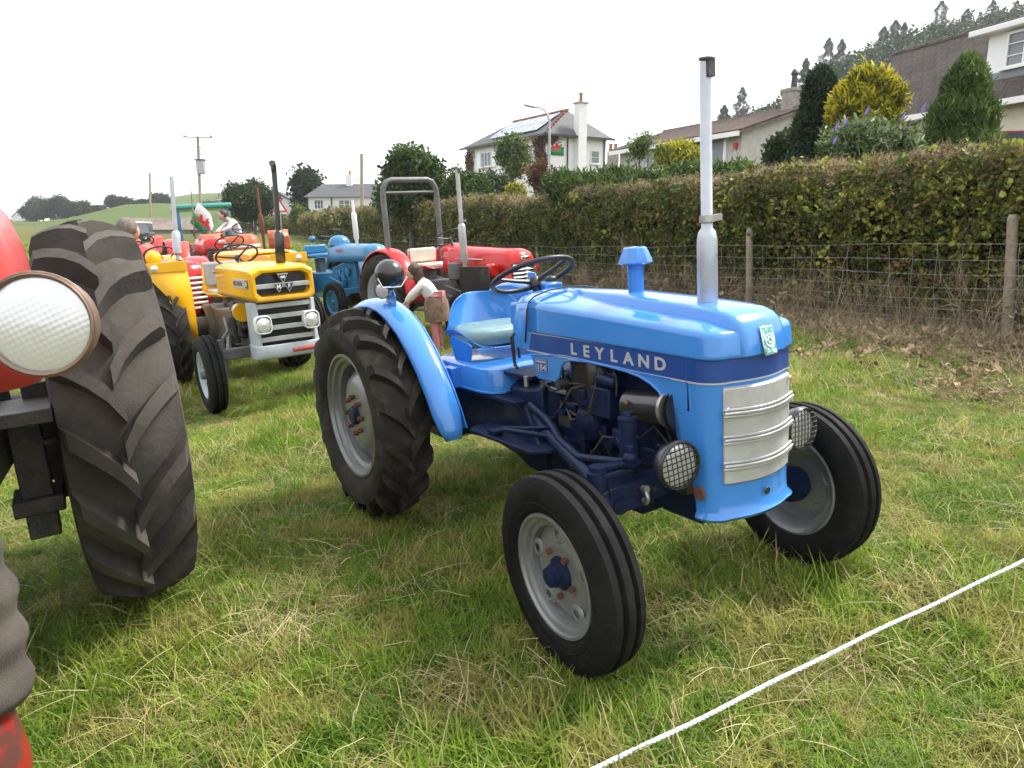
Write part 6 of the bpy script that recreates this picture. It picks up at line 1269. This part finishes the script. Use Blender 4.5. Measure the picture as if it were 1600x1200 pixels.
def head(par, c, r, tilt, hair, hl=0, fwd=(1, 0, 0)):
    f = Vector((fwd[0], fwd[1], 0)).normalized(); side = Vector((0, 0, 1)).cross(f).normalized(); c = Vector(c)
    e = sub(par, 'hair', c); MB().ball((-f.x * .02, -f.y * .02, .025), r * 1.08, 16, 10, sx=(1, 1, 1.05)).build('hair_cap', hair, e, smooth=80)
    if hl: MB().tube([(-f.x * r * .7, -f.y * r * .7, .05), (-f.x * r * .9, -f.y * r * .9, -r), (-f.x * r * .8, -f.y * r * .8, -r * 2 - hl)], [r * .8, r * .85, r * .4], 10).build('long_hair', hair, e, smooth=80)
    fc_ = sub(par, 'face', c); MB().ball((f.x * r * .25, f.y * r * .25, -r * .15), r * .98, 16, 12, sx=(.9, .9, 1.1)).build('face_form', SKINM, fc_, smooth=80)
    MB().ball((f.x * r * 1.12, f.y * r * 1.12, -r * .2), r * .2, 8, 6).build('nose', SKINM, fc_)
    for q in (-1, 1):
        MB().ball((f.x * r * .25 + side.x * q * r * .92, f.y * r * .25 + side.y * q * r * .92, -r * .15), r * .22, 8, 6, sx=(.6, .6, 1.1)).build('ear', SKINM, fc_); MB().ball((f.x * r * 1.03 + side.x * q * r * .36, f.y * r * 1.03 + side.y * q * r * .36, 0), r * .1, 8, 6).build('eye', BLACKPL, fc_)
    MB().box((f.x * r * 1.05, f.y * r * 1.05, -r * .62), (r * .3, r * .3, r * .08)).build('mouth', mat('lips', (.35, .13, .11), rough=.5), fc_)
def hand(par, c, d):
    c = Vector(c); d = Vector(d).normalized(); s = d.orthogonal().normalized(); h = sub(par, 'hand', c); b = MB(); b.tube([d * 0, d * .05, d * .09], [.024, .034, .03], 8)
    for k, L in enumerate((.06, .075, .07, .055)): o_ = s * (.018 * (k - 1.5)); b.tube([o_ + d * .08, o_ + d * (.08 + L * .5) + d.cross(s) * .012, o_ + d * (.08 + L) + d.cross(s) * .03], [.010, .0095, .008], 6)
    b.tube([s * .03 + d * .03, s * .05 + d * .06, s * .05 + d * .095], [.012, .011, .009], 6); b.build('palm_and_fingers', SKINM, h, smooth=80)
def person(label, M, s, hip, chest, neck, hd, fwd, arms, legs, top, bottom, hair, hl=0, skirt=None, shoe=BLACKPL):
    t = thing('person', label, 'person', M); V_ = lambda p: Vector(p) * s; hip, chest, neck, hd = map(V_, (hip, chest, neck, hd))
    J = [(hip, .12 * s, None), (hip.lerp(chest, .5), .115 * s, 0), (chest, .13 * s, 1), (neck, .055 * s, 2), (hd + Vector((0, 0, -.03 * s)), .07 * s, 3)]
    for a in arms: arm(J, *map(V_, a), .043 * s, 2)
    for l in legs: i = len(J); l = [V_(p) for p in l]; J += [(l[0], .085 * s, 0), (l[1], .058 * s, i), (l[2], .036 * s, i + 1), (l[2] + V_((.1 * fwd[0], .1 * fwd[1], -.03)), .035 * s, i + 2)]
    skin_mesh('body', J, SKINM, t)
    J = [(hip + V_((0, 0, .0)), .135 * s, None), (hip.lerp(chest, .5), .135 * s, 0), (chest, .15 * s, 1), (chest.lerp(neck, .7), .085 * s, 2)]
    for a in arms: i = len(J); sh, el, wr = map(V_, a); J += [(sh, .062 * s, 2), (el, .055 * s, i), (el.lerp(wr, .8), .045 * s, i + 1)]
    skin_mesh('shirt', J, top, t)
    J = [(hip + V_((0, 0, .02)), .145 * s, None)]
    for l in legs: i = len(J); l = [V_(p) for p in l]; J += [(l[0], .10 * s, 0), (l[1], .072 * s, i), (l[2] + V_((0, 0, .04)), .05 * s, i + 1)]
    skin_mesh('trousers', J, bottom, t)
    if skirt: MB().lathe([(.15 * s, .12 * s), (.2 * s, .02 * s), (.215 * s, -.12 * s), (.205 * s, -.3 * s), (.18 * s, -.3 * s)], hip, (0, 0, 1), 18).build('shorts', skirt, t, smooth=60)
    for l in legs: q = V_(l[2]); MB().loft([[(q.x + fwd[0] * x * s - fwd[1] * y * s, q.y + fwd[1] * x * s + fwd[0] * y * s, z * s) for y in (-w_, w_)][::1] + [(q.x + fwd[0] * x * s - fwd[1] * y * s, q.y + fwd[1] * x * s + fwd[0] * y * s, .0) for y in (w_, -w_)] for x, w_, z in ((-.08, .03, .09), (-.02, .045, .1), (.08, .045, .07), (.18, .03, .035))]).build('shoe', shoe, t, smooth=50, bevel=.01)
    for a in arms: el, wr = V_(a[1]), V_(a[2]); hand(t, wr, wr - el)
    head(t, hd + Vector((0, 0, .02)), .105 * s, 0, hair, hl, fwd); return t
HGREY = mat('grey_hair', (.10, .08, .07), (.21, .18, .16), scale=30, rough=.7, bump=.5, bscale=120); HBRN = mat('brown_hair', (.035, .02, .012), (.08, .045, .025), scale=30, rough=.5, bump=.5, bscale=90)
NAVYC = mat('navy_cotton', (.012, .016, .035), (.02, .026, .05), scale=10, rough=.9); WHC = mat('white_cotton', (.68, .68, .72), (.76, .76, .78), scale=8, rough=.9); JEAN = mat('denim', (.04, .06, .11), (.07, .1, .16), scale=14, rough=.9); PINKL = mat('dusky_pink', (.40, .14, .15), (.48, .19, .19), scale=10, rough=.85); BRNS = mat('brown_cotton', (.13, .085, .06), (.22, .15, .11), scale=16, rough=.9)
LEGS = lambda w_: [((0, -w_, .92), (.03, -w_ - .01, .5), (0, -w_ - .02, .07)), ((0, w_, .92), (.04, w_ + .01, .5), (.02, w_ + .03, .07))]
person('grey haired person in a navy top bending forward behind the huge tyre', at_field(-4.5, 8.65, .9), 1.05, (0, 0, .95), (.06, 0, 1.32), (.11, 0, 1.53), (.17, 0, 1.66), (.95, .3), [((.07, -.2, 1.42), (.12, -.26, 1.15), (.3, -.2, 1.0)), ((.07, .2, 1.42), (.12, .26, 1.15), (.3, .2, 1.0))], LEGS(.1), NAVYC, JEAN, HGREY)
person('dark haired person in a white shirt leaning over behind the orange tractor', at_field(-6.75, 19.3, -2.4), 1.0, (0, 0, .95), (.2, 0, 1.28), (.32, 0, 1.44), (.42, 0, 1.52), (1, 0), [((.22, -.19, 1.36), (.42, -.24, 1.2), (.6, -.15, 1.12)), ((.22, .19, 1.36), (.42, .24, 1.2), (.6, .15, 1.12))], LEGS(.1), WHC, JEAN, HBRN)
bpy.data.objects['person.001'].matrix_world = at_field(-6.75, 19.3, -2.4, .35)
girl = person('long haired child in white top, brown shorts and pink leggings bending by the red tractor', at_field(-.86, 8.9, 3.0), .74, (0, 0, .88), (.14, 0, 1.14), (.26, 0, 1.32), (.35, 0, 1.38), (1, 0), [((.18, -.17, 1.2), (.36, -.2, 1.05), (.5, -.12, .9)), ((.18, .17, 1.2), (.36, .2, 1.05), (.5, .12, .9))], LEGS(.09), WHC, PINKL, HBRN, hl=.06, skirt=BRNS)
# ------------------------------------------------------------------ hazy air
HZ = bpy.data.materials.new('haze'); HZ.use_nodes = True; t_ = HZ.node_tree; t_.nodes.clear(); ho = t_.nodes.new('ShaderNodeOutputMaterial'); pv = t_.nodes.new('ShaderNodeVolumePrincipled'); pv.inputs['Color'].default_value = (.93, .96, 1, 1); pv.inputs['Density'].default_value = .00045; pv.inputs['Anisotropy'].default_value = .2; t_.links.new(pv.outputs[0], ho.inputs['Volume'])
zs = [v.co.z for v in bpy.data.objects['ground'].data.vertices]
b = MB(); b.box((0, 0, (min(zs) - 1 + 92) / 2), (1760, 1760, 92 - min(zs) + 1)); o = b.build('haze', HZ, smooth=0); tag(o, kind='stuff')
